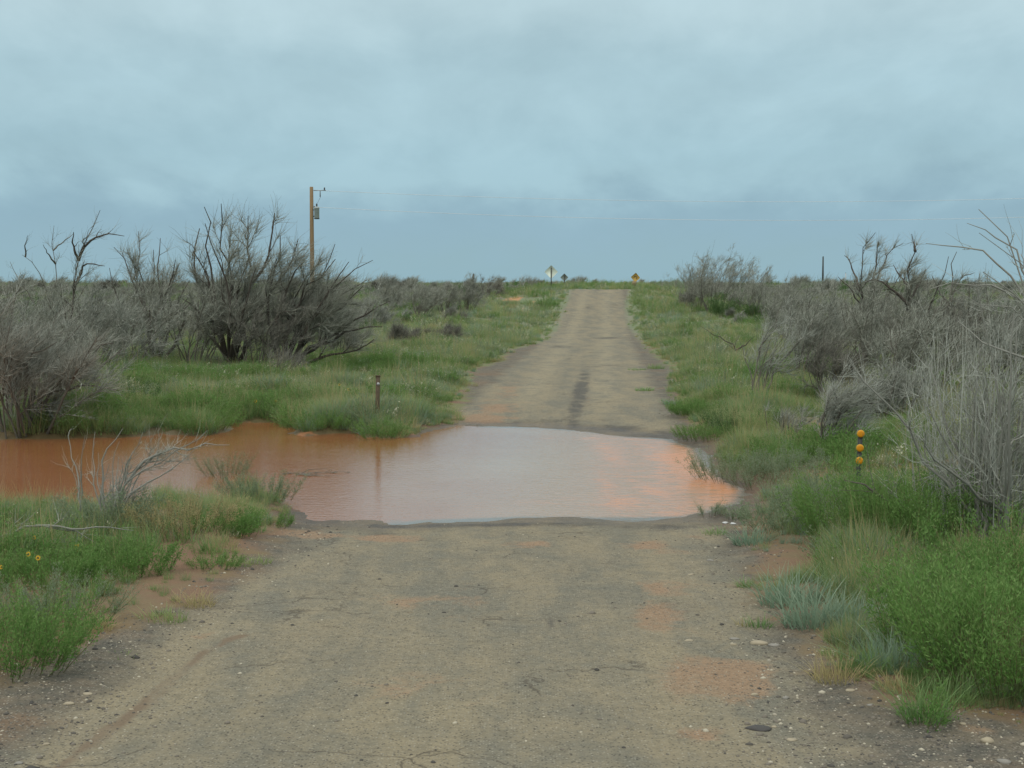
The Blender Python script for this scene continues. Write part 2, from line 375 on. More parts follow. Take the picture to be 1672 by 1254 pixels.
# ------------------------------------------------------------------ ground sheet
def axis(parts):
    out = [parts[0][0]]
    for a, b_, st in parts:
        n = max(1, int(round((b_ - a) / st))); out += list(np.linspace(a, b_, n + 1)[1:])
    return np.array(out)
def build_ground():
    far = np.geomspace(260, 9000, 26)[1:]
    ys = np.concatenate([axis([(-6, 6, .5), (6, 34, .075), (34, 60, .2), (60, 135, .45), (135, 260, 3)]), far])
    xr = axis([(-9.5, 9.5, .09), (9.5, 24, .3), (24, 70, 1.5)]); farx = np.geomspace(70, 7000, 30)[1:]
    xl = axis([(-70, -24, 1.5), (-24, -9.5, .3)])[:-1]
    xs = np.concatenate([-farx[::-1], xl, xr, farx])
    X, Y = np.meshgrid(xs, ys); x = X.ravel(); y = Y.ravel(); z = gz(x, y)
    ny, nx = X.shape; i = np.arange(ny * nx).reshape(ny, nx)
    F = np.stack([i[:-1, :-1], i[:-1, 1:], i[1:, 1:], i[1:, :-1]], -1).reshape(-1, 4)
    bsd = np.clip(sdf(BARE, x, y), -8, 8); shore = np.clip(sdf(WATER, x, y), -2, 4)
    px, py = proj(x, y, z)
    front = y > 4
    def spots(lst):                                    # patches given on the ground plane in metres
        m = np.zeros(len(x))
        for (a, b_, rx, ry, s) in lst:
            g = ground_at(a, b_)
            k = g[1] / FPX
            Rx = rx * k; Ry = max(ry * k * g[1] / 2.8, .12)
            q = ((x - g[0] - .066 * (y - g[1])) / Rx) ** 2 + ((y - g[1]) / Ry) ** 2
            m = np.maximum(m, s * np.exp(-q * 1.1))
        return m * (.72 + .9 * (fbm(x * 3.1, y * 1.2, 91) + .0)) 
    dark = spots([(947, 640, 17, 52, .95), (990, 597, 60, 5, .5), (960, 502, 12, 2, .6), (1000, 499, 14, 2, .6), (1000, 552, 60, 2, .7), (915, 566, 28, 3, .7), (930, 586, 8, 3, .7),
                  (1100, 712, 110, 8, .85), (1010, 700, 70, 8, .7), (880, 688, 200, 4, .55), (800, 858, 300, 7, .75), (1060, 862, 120, 14, .7), (900, 1010, 14, 40, .5), (1000, 920, 30, 12, .55),
                  (560, 905, 60, 14, .5), (480, 900, 60, 14, .55), (930, 940, 18, 40, .55), (640, 872, 90, 6, .55), (1100, 1000, 60, 40, .45)])
    silt = spots([(500, 872, 90, 10, 1.2), (640, 880, 70, 9, .95), (870, 890, 50, 9, 1.1), (1050, 892, 50, 10, 1.1), (1130, 878, 40, 5, .7), (1070, 1010, 60, 36, .85), (1180, 1110, 120, 56, .95),
                  (1140, 1200, 60, 20, .7), (1600, 1190, 70, 14, .7), (820, 665, 60, 10, .7), (790, 683, 60, 6, .95), (830, 640, 45, 30, .45), (960, 655, 8, 18, .4), (1080, 900, 60, 20, .5),
                  (330, 1040, 20, 10, .5), (720, 980, 150, 50, .45), (1090, 960, 70, 20, .6), (700, 1120, 160, 60, .35), (1230, 905, 60, 8, .5)])
    orange = spots([(835, 490, 22, 4, 1.), (870, 493, 12, 3, .7), (850, 508, 12, 4, .7), (1330, 700, 50, 60, .6), (1400, 640, 60, 20, .5), (1380, 890, 60, 20, .8), (640, 705, 60, 6, .8), (430, 700, 50, 10, .8),
                    (500, 710, 60, 6, .9), (1290, 760, 40, 20, .6), (400, 880, 40, 20, .5), (1400, 1050, 60, 14, .6), (540, 640, 30, 10, .5), (1220, 880, 50, 10, .6), (720, 515, 30, 4, .5), (700, 508, 20, 3, .6)])
    u = x - rc(y)
    asph = np.abs(u + .05) - np.interp(y, [8, 18, 30, 40, 70, 130], [2.35, 2.3, 2.35, 2.2, 2.1, 2.2])
    track = np.exp(-((np.abs(u + .1) - .95) / .40) ** 2) * sstep(30, 40, y)
    m1 = np.stack([bsd, shore, dark, silt], 1); 
    line = [ground_at(a, b_) for a, b_ in ((60, 1275), (110, 1250), (180, 1190), (240, 1150), (275, 1115), (330, 1068), (390, 1038))]
    rut = np.zeros(len(x)); nr = (y < 14)
    dd = np.full(nr.sum(), 9.0)
    for p, q in zip(line[:-1], line[1:]):
        e = q[:2] - p[:2]; w = np.stack([x[nr] - p[0], y[nr] - p[1]], 1); t = np.clip((w @ e) / (e @ e), 0, 1); dd = np.minimum(dd, np.hypot(*(w - t[:, None] * e).T))
    rut[nr] = (.95 + 1.0 * fbm(x[nr] * 2.5, y[nr] * 1.5, 95)) * np.exp(-(dd / .065) ** 2)
    m2 = np.stack([asph, orange, track, rut], 1)
    o = mesh_np('ground', np.stack([x, y, z], 1), F, MG, smooth=True, attrs={'masks': m1, 'masks2': m2})
    tag(o, 'red earth plain with a dusty patched road running to the crest', kind='structure')
def build_water():
    xs = np.concatenate([np.linspace(-70, -14, 60)[:-1], np.linspace(-14, 8, 260)]); ys = np.linspace(16.8, 31.5, 190)
    X, Y = np.meshgrid(xs, ys); x = X.ravel(); y = Y.ravel()
    ny, nx = X.shape; i = np.arange(ny * nx).reshape(ny, nx)
    F = np.stack([i[:-1, :-1], i[:-1, 1:], i[1:, 1:], i[1:, :-1]], -1).reshape(-1, 4)
    dep = np.clip(-sdf(WATER, x, y), 0, 3) + sstep(-1.6, -2.6, x - rc(y)) * 2
    u = x - rc(y)
    thin = sstep(-2.8, .6, u + fbm(x * .5, y * .5, 77) * 2)
    bars = np.zeros(len(x)) + .62 * sstep(-.4, 2.6, u)
    for (a, b_, rx, ry) in [(985, 728, 26, 10), (1000, 750, 18, 14), (990, 790, 14, 22), (1010, 820, 30, 8), (1110, 745, 40, 8), (1140, 770, 40, 24), (880, 820, 40, 6), (960, 716, 30, 3), (1180, 790, 26, 12), (900, 715, 22, 5), (1060, 800, 20, 8)]:
        g = unproj_z(a, b_); k = g[1] / FPX; q = ((x - g[0]) / (rx * k)) ** 2 + ((y - g[1]) / (ry * k * g[1] / 3)) ** 2
        bars = bars + .34 * np.exp(-q * .8)
    rg = sstep(-1.0, 1.5, u)
    o = mesh_np('water', np.stack([x, y, np.zeros(len(x))], 1), F, MW, smooth=True, attrs={'depth': dep, 'thin': thin, 'bar': bars, 'rough': rg})
    tag(o, 'red brown flood water crossing the road', kind='structure')
build_ground(); build_water()

# ------------------------------------------------------------------ branch growth
def norm(v): return v / (np.linalg.norm(v, axis=-1, keepdims=True) + 1e-9)
def grow(rg, p0, d0, Ln, r0, S, wander, pull, taper=.8):
    N = len(p0); P = np.zeros((N, S + 1, 3)); P[:, 0] = p0; d = norm(d0)
    for s in range(S):
        d = norm(d + rg.randn(N, 3) * wander + pull)
        P[:, s + 1] = P[:, s] + d * (Ln / S)[:, None]
    t = np.linspace(0, 1, S + 1)[None]
    return P, r0[:, None] * (1 - t * taper)
def spawn(rg, P, Rr, n, tmin, tmax, amin, amax, up=.0):
    N, S1, _ = P.shape
    seg = np.linalg.norm(np.diff(P, axis=1), axis=2); Ln = seg.sum(1)
    pi = rg.choice(N, n, p=Ln / Ln.sum()); t = rg.uniform(tmin, tmax, n) * (S1 - 1); k = np.minimum(t.astype(int), S1 - 2); f = (t - k)[:, None]
    pos = P[pi, k] * (1 - f) + P[pi, k + 1] * f; tan = norm(P[pi, k + 1] - P[pi, k])
    rr = Rr[pi, k] * (1 - f[:, 0]) + Rr[pi, k + 1] * f[:, 0]
    perp = norm(np.cross(tan, rg.randn(n, 3))); perp[:, 2] += up; perp = norm(perp)
    a = rg.uniform(amin, amax, n)[:, None]
    return pos, norm(tan * np.cos(a) + perp * np.sin(a)), Ln[pi], rr, t / (S1 - 1)
def tubes(rg, P, Rr, k):
    N, S, _ = P.shape
    T = norm(np.gradient(P, axis=1)); ref = norm(rg.randn(N, 1, 3)) + np.zeros_like(T)
    n1 = norm(np.cross(T, ref)); n2 = np.cross(T, n1)
    a = np.arange(k) * 2 * math.pi / k
    V = P[:, :, None] + Rr[:, :, None, None] * (np.cos(a)[None, None, :, None] * n1[:, :, None] + np.sin(a)[None, None, :, None] * n2[:, :, None])
    idx = np.arange(N * S * k).reshape(N, S, k)
    a0 = idx[:, :-1]; a1 = idx[:, 1:]
    F = np.stack([a0, np.roll(a0, -1, 2), np.roll(a1, -1, 2), a1], -1).reshape(-1, 4)
    return V.reshape(-1, 3), F, np.repeat(rg.rand(N), S * k)
def join(parts):
    V = []; F = []; Rn = []; o = 0
    for v, f, r in parts: V.append(v); F.append(f + o); Rn.append(r); o += len(v)
    return np.concatenate(V), np.concatenate(F), np.concatenate(Rn)
def resample(pts, S):
    pts = np.array(pts, float); d = np.r_[0, np.cumsum(np.linalg.norm(np.diff(pts, axis=0), axis=1))]; t = np.linspace(0, d[-1], S + 1)
    return np.stack([np.interp(t, d, pts[:, j]) for j in range(3)], 1)

WIND = np.array([.09, .0, .05])
def shrub_meshes(seed, base, H, guides=(), nstem=8, spread=.55, wind=WIND, n1=5, n2=6, n3=9, r=.035, twig=(.25, .6), tr=.0045, fine=1.0, stems_up=.06,
                 l1=.55, l2=.5, gdep=.25, mb=None, mt=None, rad=.2, kink=.16, lenj=(.6, 1.0)):
    """grow one bare shrub; guides are limb lines already in world metres, relative to base"""
    rg = np.random.RandomState(seed); Ps = []; Rs = []; S = 8
    for g in guides:
        q = resample(g, S); L = np.linalg.norm(np.diff(q, axis=0), axis=1).sum()
        tt = np.linspace(0, 1, S + 1)
        q0 = q[0].copy()
        q[:, 1] += tt * rg.uniform(-gdep, gdep) * H + np.r_[0, np.cumsum(rg.randn(S)) * .03 * H / 3]
        q += np.c_[rg.randn(S + 1, 3)] * .012 * L * (tt[:, None] > 0)
        if Ps and abs(q0[2]) > .25:                     # a side limb starts on the nearest earlier limb
            al = np.concatenate([p[0] for p in Ps]); al = np.concatenate([al[:-1] * (1 - f) + al[1:] * f for f in (0, .33, .66)]) if len(Ps) == 1 else al
            nn = al[np.argmin(((al - q0)[:, [0, 2]] ** 2).sum(1))]
            if np.hypot(*(nn - q0)[[0, 2]]) < .9: q += nn - q0 - np.array([1, 0, 1.]) * (nn - q0) * tt[:, None]
        Ps.append(q[None]); Rs.append((r * rg.uniform(.7, 1.1) * (1 - .82 * tt))[None])
    if nstem:
        ang = rg.uniform(0, 2 * math.pi, nstem); sp = rg.uniform(.1, 1, nstem) * spread
        d = np.stack([np.cos(ang) * sp, np.sin(ang) * sp, np.ones(nstem)], 1)
        p0 = np.stack([np.cos(ang) * rad * rg.rand(nstem), np.sin(ang) * rad * rg.rand(nstem), -.08 + 0 * ang], 1)
        P, Rr = grow(rg, p0, d, H * rg.uniform(lenj[0], lenj[1], nstem), r * rg.uniform(.5, .95, nstem), S, kink, wind + [0, 0, stems_up]); Ps.append(P); Rs.append(Rr)
    P0 = np.concatenate(Ps); R0 = np.concatenate(Rs); n = len(P0)
    pos, dd, Lp, rr, t = spawn(rg, P0, R0, n * n1, .18, .92, .35, .95, .25)
    P1, R1 = grow(rg, pos, dd, Lp * l1 * (1.15 - t) * rg.uniform(.5, 1.1, len(t)), rr * .62, 5, .23, wind * 1.0 + [0, 0, .06])
    pos, dd, Lp, rr, t = spawn(rg, P1, R1, n * n1 * n2, .15, 1, .3, .9, .15)
    P2, R2 = grow(rg, pos, dd, Lp * l2 * (1.25 - t) * rg.uniform(.5, 1.2, len(t)), np.maximum(rr * .6, tr * 1.3), 4, .20, wind * 1.0 + [0, 0, .05])
    nt = int(n * n1 * n2 * n3 * fine * .82)
    ws = [len(P0) * .0, 1.0]
    pos, dd, Lp, rr, t = spawn(rg, P2, R2, int(nt * .75), .1, 1, .25, .9)
    pos2, dd2, Lp2, rr2, t2 = spawn(rg, P1, R1, int(nt * .25), .4, 1, .2, .8)
    pos = np.r_[pos, pos2]; dd = np.r_[dd, dd2]; m = len(pos)
    P3, R3 = grow(rg, pos, dd, rg.uniform(twig[0], twig[1], m), np.full(m, tr), 3, .22, wind * 1.1 + [0, 0, .05], .7)
    for a in (P1, P2, P3): a[:, :, 2] = np.maximum(a[:, :, 2], .01)
    bp = [tubes(rg, P0, R0, 6), tubes(rg, P1, R1, 5)]
    tp = [tubes(rg, P2, R2, 4), tubes(rg, P3, R3, 3)]
    return join(bp), join(tp)
def make_shrub(name, label, cat, loc, seed, H, mb=None, mt=None, group=None, kinds=('branches', 'twigs'), **kw):
    root = empty(name, tuple(loc), label, cat, group)
    b, t = shrub_meshes(seed, loc, H, **kw)
    mesh_np(kinds[0], b[0], b[1], mb or M_BARK, root, True, {'rnd': b[2]})
    mesh_np(kinds[1], t[0], t[1], mt or M_TWIG, root, False, {'rnd': t[2]})
    return root
def guides_px(base, Y, lines):
    return [[at(a, b_, Y) - base for a, b_ in ln] for ln in lines]

BG = 'bare saltcedar shrubs'
def shrub_px(name, label, cat, bpx, seed, H, lines=(), dY=0.0, **kw):
    g = ground_at(*bpx); g[2] = max(g[2], 0)
    gl = guides_px(g, g[1], lines)
    return make_shrub(name, label, cat, g, seed, H, guides=gl, **kw)

# --- left side, large
shrub_px('bare_tree', 'tallest bare grey saltcedar left of the utility pole, many fine upright limbs', 'tree', (380, 600), 11, 5.0,
    [[(372, 600), (362, 520), (352, 450), (350, 400), (346, 338)], [(378, 600), (375, 500), (385, 450), (372, 400), (370, 332)],
     [(380, 600), (395, 520), (402, 440), (395, 400), (396, 345)], [(380, 592), (400, 480), (428, 440), (445, 400), (452, 345)],
     [(372, 592), (352, 540), (346, 460), (318, 408)], [(385, 598), (420, 520), (468, 440), (490, 390)], [(376, 598), (340, 540), (322, 500), (300, 490)]],
    nstem=5, spread=.5, n1=6, n2=7, n3=9, r=.075, twig=(.3, .8), tr=.0055, kinds=('trunk', 'crown'), mb=M_BARK_DARK, wind=np.array([.07, 0, .07]), l1=.45)
shrub_px('bare_tree', 'wide wind-swept bare saltcedar leaning right below the utility pole', 'tree', (470, 604), 12, 4.2,
    [[(465, 604), (475, 520), (500, 470), (540, 440), (556, 398)], [(470, 604), (500, 540), (540, 480), (590, 440), (614, 428)],
     [(475, 604), (520, 560), (580, 520), (634, 492)], [(475, 604), (530, 580), (575, 575), (614, 556)],
     [(470, 602), (480, 540), (530, 500), (600, 455)], [(460, 602), (440, 520), (450, 450), (468, 390)], [(462, 602), (450, 540), (470, 480), (500, 430)],
     [(475, 603), (500, 570), (560, 545), (620, 530)]],
    nstem=6, spread=.7, n1=7, n2=7, n3=10, r=.07, twig=(.3, .8), tr=.0055, kinds=('trunk', 'crown'), mb=M_BARK_DARK, mt=M_TWIG, wind=np.array([.12, 0, .04]), l1=.42)
shrub_px('bare_tree', 'open bare saltcedar directly left of the tallest one', 'tree', (252, 592), 13, 4.0,
    [[(255, 592), (235, 500), (222, 450), (220, 380)], [(258, 592), (262, 500), (258, 450), (256, 385)], [(250, 590), (225, 480), (205, 440), (182, 402)],
     [(262, 592), (280, 520), (285, 450), (300, 428)], [(265, 592), (300, 540), (310, 500), (330, 482)], [(246, 592), (215, 540), (190, 500), (170, 440)]],
    nstem=4, spread=.6, n1=6, n2=6, n3=8, r=.06, twig=(.3, .7), tr=.005, kinds=('trunk', 'crown'), mb=M_BARK_DARK, wind=np.array([.04, 0, .06]), l1=.45)
shrub_px('bare_tree', 'slender bare tree at far left whose stem forks into two bowed limbs', 'tree', (108, 610), 14, 3.2,
    [[(108, 610), (112, 540), (122, 480), (125, 430), (135, 398), (148, 368), (166, 340)], [(124, 430), (135, 402), (150, 390), (175, 382), (208, 386)],
     [(123, 470), (140, 432), (155, 430), (172, 434)], [(126, 420), (122, 395), (128, 380)]],
    nstem=0, n1=7, n2=3, n3=6, r=.05, twig=(.2, .5), tr=.004, kinds=('trunk', 'crown'), mb=M_BARK_DARK, l1=.3, wind=np.array([.08, 0, .05]))
shrub_px('bare_tree', 'thin upright bare stem left of the bowed forked tree', 'tree', (88, 600), 15, 3.0,
    [[(88, 600), (88, 520), (87, 450), (88, 420), (83, 392), (85, 368)], [(88, 412), (98, 395), (106, 378)], [(88, 440), (80, 420), (76, 400)]],
    nstem=0, n1=6, n2=3, n3=5, r=.035, twig=(.2, .45), tr=.0035, kinds=('trunk', 'crown'), mb=M_BARK, l1=.25)
shrub_px('bare_tree', 'bare limb reaching up and left, leftmost above the scrub', 'tree', (92, 590), 16, 2.8,
    [[(92, 590), (88, 500), (70, 455), (58, 430), (41, 412)], [(43, 414), (48, 398), (58, 385)], [(90, 560), (40, 480), (14, 450), (4, 425)]],
    nstem=0, n1=6, n2=3, n3=5, r=.04, twig=(.2, .45), tr=.0035, kinds=('trunk', 'crown'), mb=M_BARK, l1=.25)
shrub_px('dead_shrub', 'broad dense grey shrub overhanging the left water edge', 'shrub', (40, 708), 17, 3.0,
    [[(48, 706), (44, 640), (52, 580), (100, 560)], [(50, 706), (60, 640), (110, 590), (170, 560)], [(45, 706), (20, 620), (10, 540), (20, 480)], [(52, 700), (80, 640), (130, 630), (190, 640)],
     [(50, 690), (62, 655), (85, 670), (100, 712)], [(48, 690), (55, 650), (72, 665), (80, 710)]],
    nstem=12, spread=.8, n1=6, n2=7, n3=10, r=.04, twig=(.2, .55), tr=.0045, mt=M_TWIG_GREEN, wind=np.array([.07, 0, .03]), rad=.5)
EXTRA = [  # px, py base, H, width factor, label, material
    ('dead_shrub', 'grey shrub cut by the left frame edge, behind the overhanging shrub', (-30, 640), 2.9, .8, M_TWIG_GREEN, 14),
    ('dead_shrub', 'low grey shrub filling the gap under the bowed forked tree', (150, 612), 2.7, 1.2, M_TWIG_GREEN, 12),
    ('dead_shrub', 'dense grey shrub between the open saltcedar and the tallest one', (315, 600), 2.9, 1.0, M_TWIG, 12),
    ('dead_shrub', 'dark matted shrub at the foot of the tallest saltcedar', (420, 606), 2.5, 1.1, M_TWIG_DARK, 12),
    ('dead_shrub', 'grey shrub in front of the open saltcedar above the flowery grass', (205, 598), 2.7, 1.1, M_TWIG_GREEN, 12),
    ('dead_shrub', 'low grey shrub to the right of the wind-swept saltcedar', (548, 590), 1.9, .9, M_TWIG, 10),
    ('dead_shrub', 'pale brush clump behind the utility pole shrubs, nearer the pole', (600, 540), 1.9, .9, M_TWIG_GREEN, 9),
    ('dead_shrub', 'grey brush with dark stems midway between pole and road', (685, 520), 2.5, .9, M_TWIG, 12),
    ('dead_shrub', 'rounded grey brush clump nearest the orange soil patch', (765, 512), 2.5, .8, M_TWIG, 13),
    ('dead_shrub', 'grey brush clump between the dark-stemmed brush and the rounded one', (728, 514), 2.3, .8, M_TWIG, 11),
    ('dead_shrub', 'small low dark shrub in the green verge left of the road', (725, 560), .9, 1.2, M_TWIG_DARK, 9),
    ('dead_shrub', 'low dark shrub left of its twin in the green verge', (660, 566), 1.1, 1.3, M_TWIG_DARK, 9),
    ('dead_shrub', 'grey shrub behind the gap between the open saltcedar and the bowed tree', (185, 570), 2.8, 1.1, M_TWIG, 12),
    ('dead_shrub', 'tall grey shrub behind the wide wind-swept saltcedar', (520, 575), 2.7, 1.1, M_TWIG_GREEN, 13),
    ('dead_shrub', 'grey shrub just right of the overhanging shrub, its twigs over the grass', (110, 655), 2.2, 1.0, M_TWIG, 13),
    ('dead_shrub', 'grey shrub behind the overhanging shrub at far left', (40, 600), 2.8, 1.1, M_TWIG, 14),
    ('dead_shrub', 'grey brush clump closest to the crest on the left', (800, 490), 2.0, .9, M_TWIG_DARK, 10),
    ('dead_shrub', 'grey brush clump left of the dark-stemmed brush', (640, 508), 2.3, 1.0, M_TWIG, 11),
    # right side
    ('dead_shrub', 'grey shrub filling the middle of the right thicket', (1385, 575), 3.0, 1.1, M_TWIG, 14),
    ('dead_shrub', 'tall grey shrub right of the thin-stemmed shrub', (1320, 620), 2.2, .9, M_TWIG, 12),
    ('dead_shrub', 'pale grey shrub behind the pale stems of the right foreground', (1500, 660), 2.5, 1.1, M_TWIG, 13),
    ('dead_shrub', 'grey shrub between the crooked trees and the right frame edge', (1590, 600), 2.9, 1.3, M_TWIG_GREEN, 13),
    ('dead_shrub', 'grey shrub behind the smaller dark green bush', (1270, 528), 2.6, 1.0, M_TWIG, 12),
    ('dead_shrub', 'wind-swept grey thicket farthest right of the crest', (1170, 512), 4.6, 1.4, M_TWIG, 24),
    ('dead_shrub', 'grey shrub forming the left end of the wind-swept thicket', (1142, 508), 3.7, 1.2, M_TWIG, 18),
    ('dead_shrub', 'grey shrub joined to the right side of the wind-swept thicket', (1232, 520), 3.5, .9, M_TWIG, 12),
    ('dead_shrub', 'low grey brush to the left of the wind-swept thicket', (1118, 503), 1.6, 1.2, M_TWIG_DARK, 8),
    ('dead_shrub', 'grey shrub left of the thin far pole, behind the thin-stemmed shrub', (1290, 560), 3.0, 1.0, M_TWIG, 13),
    ('dead_shrub', 'tangled grey shrub under the thin far pole', (1345, 590), 2.7, 1.0, M_TWIG_GREEN, 13),
    ('dead_shrub', 'tangled grey shrub at the foot of the crooked bare trees', (1430, 615), 3.0, 1.2, M_TWIG, 14),
    ('dead_shrub', 'dark twiggy shrub right of the crooked bare trees', (1525, 610), 2.8, 1.2, M_TWIG_DARK, 13),
    ('dead_shrub', 'grey green shrub seen through the pale stems at the right edge', (1610, 640), 2.5, 1.2, M_TWIG_GREEN, 12),
    ('dead_shrub', 'upright dark-stemmed shrub above the reflector post', (1365, 655), 1.5, .8, M_TWIG_DARK, 10),
    ('dead_shrub', 'grey shrub behind and right of the reflector post', (1470, 690), 1.3, 1.1, M_TWIG_GREEN, 11),
]
for i, (nm, lab, b_, H, wf, mt, ns) in enumerate(EXTRA):
    shrub_px(nm, lab, 'shrub', b_, 40 + i, H * 1.15, nstem=ns + 5, spread=.85 * wf, n1=5, n2=6, n3=8, r=.026, twig=(.15, .42), tr=.0045 if H < 2.4 else .0055, mt=mt, rad=.5 * wf, fine=.9, wind=WIND * [.8, 1, .5])

# --- right side, crooked trees and thickets
shrub_px('bare_tree', 'crooked bare tree with several limbs, left of the pair above the right thicket', 'tree', (1412, 606), 21, 4.0,
    [[(1412, 606), (1408, 530), (1402, 465), (1396, 430), (1404, 400), (1413, 384)], [(1404, 480), (1393, 440), (1388, 425), (1380, 416)],
     [(1410, 520), (1422, 460), (1430, 420), (1432, 395)], [(1408, 500), (1432, 445), (1452, 408), (1476, 398)], [(1406, 520), (1385, 470), (1366, 455)]],
    nstem=2, n1=7, n2=6, n3=8, r=.05, twig=(.2, .5), tr=.0045, kinds=('trunk', 'crown'), mb=M_BARK_DARK, l1=.3)
shrub_px('bare_tree', 'crooked bare tree with a kinked trunk, right of the pair above the right thicket', 'tree', (1478, 612), 22, 4.0,
    [[(1478, 612), (1477, 530), (1476, 480), (1472, 455), (1482, 425), (1487, 404), (1480, 385)], [(1486, 408), (1492, 398), (1497, 392)], [(1475, 470), (1464, 448), (1461, 432)],
     [(1477, 490), (1500, 462), (1516, 440)], [(1476, 500), (1440, 465), (1420, 455), (1404, 462)]],
    nstem=2, n1=7, n2=5, n3=8, r=.055, twig=(.2, .5), tr=.0045, kinds=('trunk', 'crown'), mb=M_BARK_DARK, l1=.28)
shrub_px('bare_tree', 'small bare tree with one curved stem near the right edge skyline', 'tree', (1535, 600), 23, 3.4,
    [[(1535, 600), (1545, 530), (1552, 470), (1549, 430), (1560, 410)], [(1548, 500), (1570, 460), (1600, 445)], [(1548, 500), (1530, 470), (1520, 450)]],
    nstem=2, n1=6, n2=4, n3=6, r=.045, twig=(.2, .5), tr=.004, kinds=('trunk', 'crown'), mb=M_BARK, l1=.3)
shrub_px('bare_shrub', 'thin-stemmed grey shrub standing in the green verge right of the road', 'shrub', (1236, 662), 24, 2.2,
    [[(1233, 662), (1231, 615), (1236, 580), (1268, 535), (1285, 490)], [(1238, 662), (1255, 600), (1275, 560), (1300, 515)], [(1240, 660), (1270, 600), (1310, 560), (1330, 530)],
     [(1236, 660), (1225, 600), (1215, 560)]],
    nstem=3, n1=5, n2=5, n3=7, r=.028, twig=(.15, .45), tr=.0035, mt=M_TWIG_PALE, mb=M_BARK)
shrub_px('dead_limb', 'forked dark dead limb lying in the grass left of the thin-stemmed shrub', 'dead branch', (1212, 590), 25, .8,
    [[(1214, 592), (1202, 568), (1180, 552), (1146, 535)], [(1205, 570), (1220, 562), (1232, 550)]], nstem=0, n1=3, n2=2, n3=2, r=.03, mb=M_BARK_DARK, mt=M_TWIG_DARK, l1=.2)
shrub_px('bare_shrub', 'leaning grey shrub left of the reflector post with a sprung crown', 'shrub', (1346, 742), 26, 1.8,
    [[(1346, 742), (1352, 700), (1358, 672), (1375, 645), (1420, 625)], [(1345, 742), (1350, 690), (1366, 640), (1392, 600)], [(1348, 740), (1362, 690), (1390, 660), (1440, 655)],
     [(1344, 742), (1340, 690), (1350, 640)]],
    nstem=4, n1=6, n2=6, n3=8, r=.03, twig=(.15, .45), tr=.0033, mt=M_TWIG_PALE, mb=M_BARK, wind=np.array([.12, 0, .02]))
shrub_px('bare_shrub', 'large foreground shrub at the right edge with long pale arching branches', 'shrub', (1640, 912), 27, 3.0,
    [[(1640, 912), (1570, 820), (1515, 745), (1462, 670), (1410, 605), (1388, 588)], [(1650, 910), (1600, 800), (1572, 720), (1556, 640), (1545, 598)],
     [(1672, 905), (1620, 830), (1540, 770), (1470, 712)], [(1640, 912), (1620, 860), (1580, 820), (1540, 800)],
     [(1645, 910), (1640, 800), (1610, 700), (1600, 620)], [(1655, 910), (1672, 780), (1650, 680), (1660, 600)], [(1640, 912), (1580, 780), (1530, 700), (1500, 640)]],
    nstem=15, n1=5, n2=4, n3=4, r=.028, twig=(.15, .45), tr=.0030, mt=M_TWIG_PALE, mb=M_BARK_PALE, spread=.55, gdep=.3, wind=np.array([.02, 0, .05]), l1=.30, rad=.45, kink=.1)
shrub_px('bare_limb', 'dark bent dead branch curving over the tall green weeds at right', 'dead branch', (1540, 900), 28, 1.0,
    [[(1590, 925), (1500, 872), (1470, 840), (1440, 806), (1405, 800), (1370, 802)], [(1440, 806), (1410, 788), (1380, 786)]], nstem=0, n1=3, n2=1, n3=1, r=.017, mb=M_BARK, mt=M_TWIG_DARK, l1=.25, gdep=.05)
shrub_px('bare_shrub', 'tall shrub past the right edge whose limbs hang into the sky', 'shrub', (1730, 900), 29, 3.6,
    [[(1730, 900), (1735, 700), (1722, 520), (1690, 430), (1650, 375), (1632, 335)], [(1735, 890), (1725, 620), (1690, 470), (1640, 405), (1585, 384)],
     [(1735, 890), (1730, 620), (1690, 520), (1630, 500), (1560, 463)], [(1725, 500), (1672, 420), (1620, 388), (1545, 398)], [(1735, 880), (1720, 640), (1680, 540), (1620, 470), (1580, 440)],
     [(1730, 600), (1680, 500), (1620, 465), (1550, 462), (1510, 470)], [(1728, 560), (1690, 400), (1655, 370), (1610, 360)], [(1720, 640), (1680, 580), (1600, 560), (1560, 520)]],
    nstem=2, n1=5, n2=3, n3=3, r=.022, twig=(.15, .4), tr=.0028, mt=M_TWIG_PALE, mb=M_BARK_PALE, gdep=.15, l1=.25, spread=.3, wind=np.array([-.03, 0, .02]))
shrub_px('reed_clump', 'dense clump of upright pale dead stems at the right edge', 'shrub', (1615, 900), 30, 2.6, [],
    nstem=120, spread=.30, n1=2, n2=2, n3=3, r=.008, twig=(.15, .4), tr=.0025, mt=M_TWIG_PALE, mb=M_TWIG_PALE, rad=.75, kink=.05, wind=np.array([0, 0, .05]), kinds=('stems', 'twigs'))

# --- foreground left dead shrub and limbs
shrub_px('bare_shrub', 'dead shrub with arching pale branches on the near left bank', 'shrub', (176, 866), 31, 1.3,
    [[(176, 866), (185, 822), (202, 790), (238, 765), (300, 728), (350, 705)], [(180, 866), (210, 812), (238, 788), (290, 760), (330, 732)], [(172, 864), (150, 790), (143, 742), (150, 708)],
     [(176, 864), (184, 800), (182, 755), (190, 722)], [(133, 862), (134, 790), (142, 735), (146, 708)], [(134, 830), (120, 780), (105, 742), (99, 714), (104, 700)],
     [(178, 860), (160, 790), (165, 745), (195, 700)], [(180, 860), (196, 790), (215, 752), (235, 702)], [(205, 790), (232, 760), (280, 732), (380, 722)], [(180, 850), (210, 770), (270, 735), (330, 712)]],
    nstem=7, n1=4, n2=3, n3=3, r=.016, twig=(.08, .25), tr=.002, mt=M_TWIG_PALE, mb=M_BARK_PALE, gdep=.25, l1=.4, wind=np.array([.05, 0, .02]), spread=.35, rad=.12)
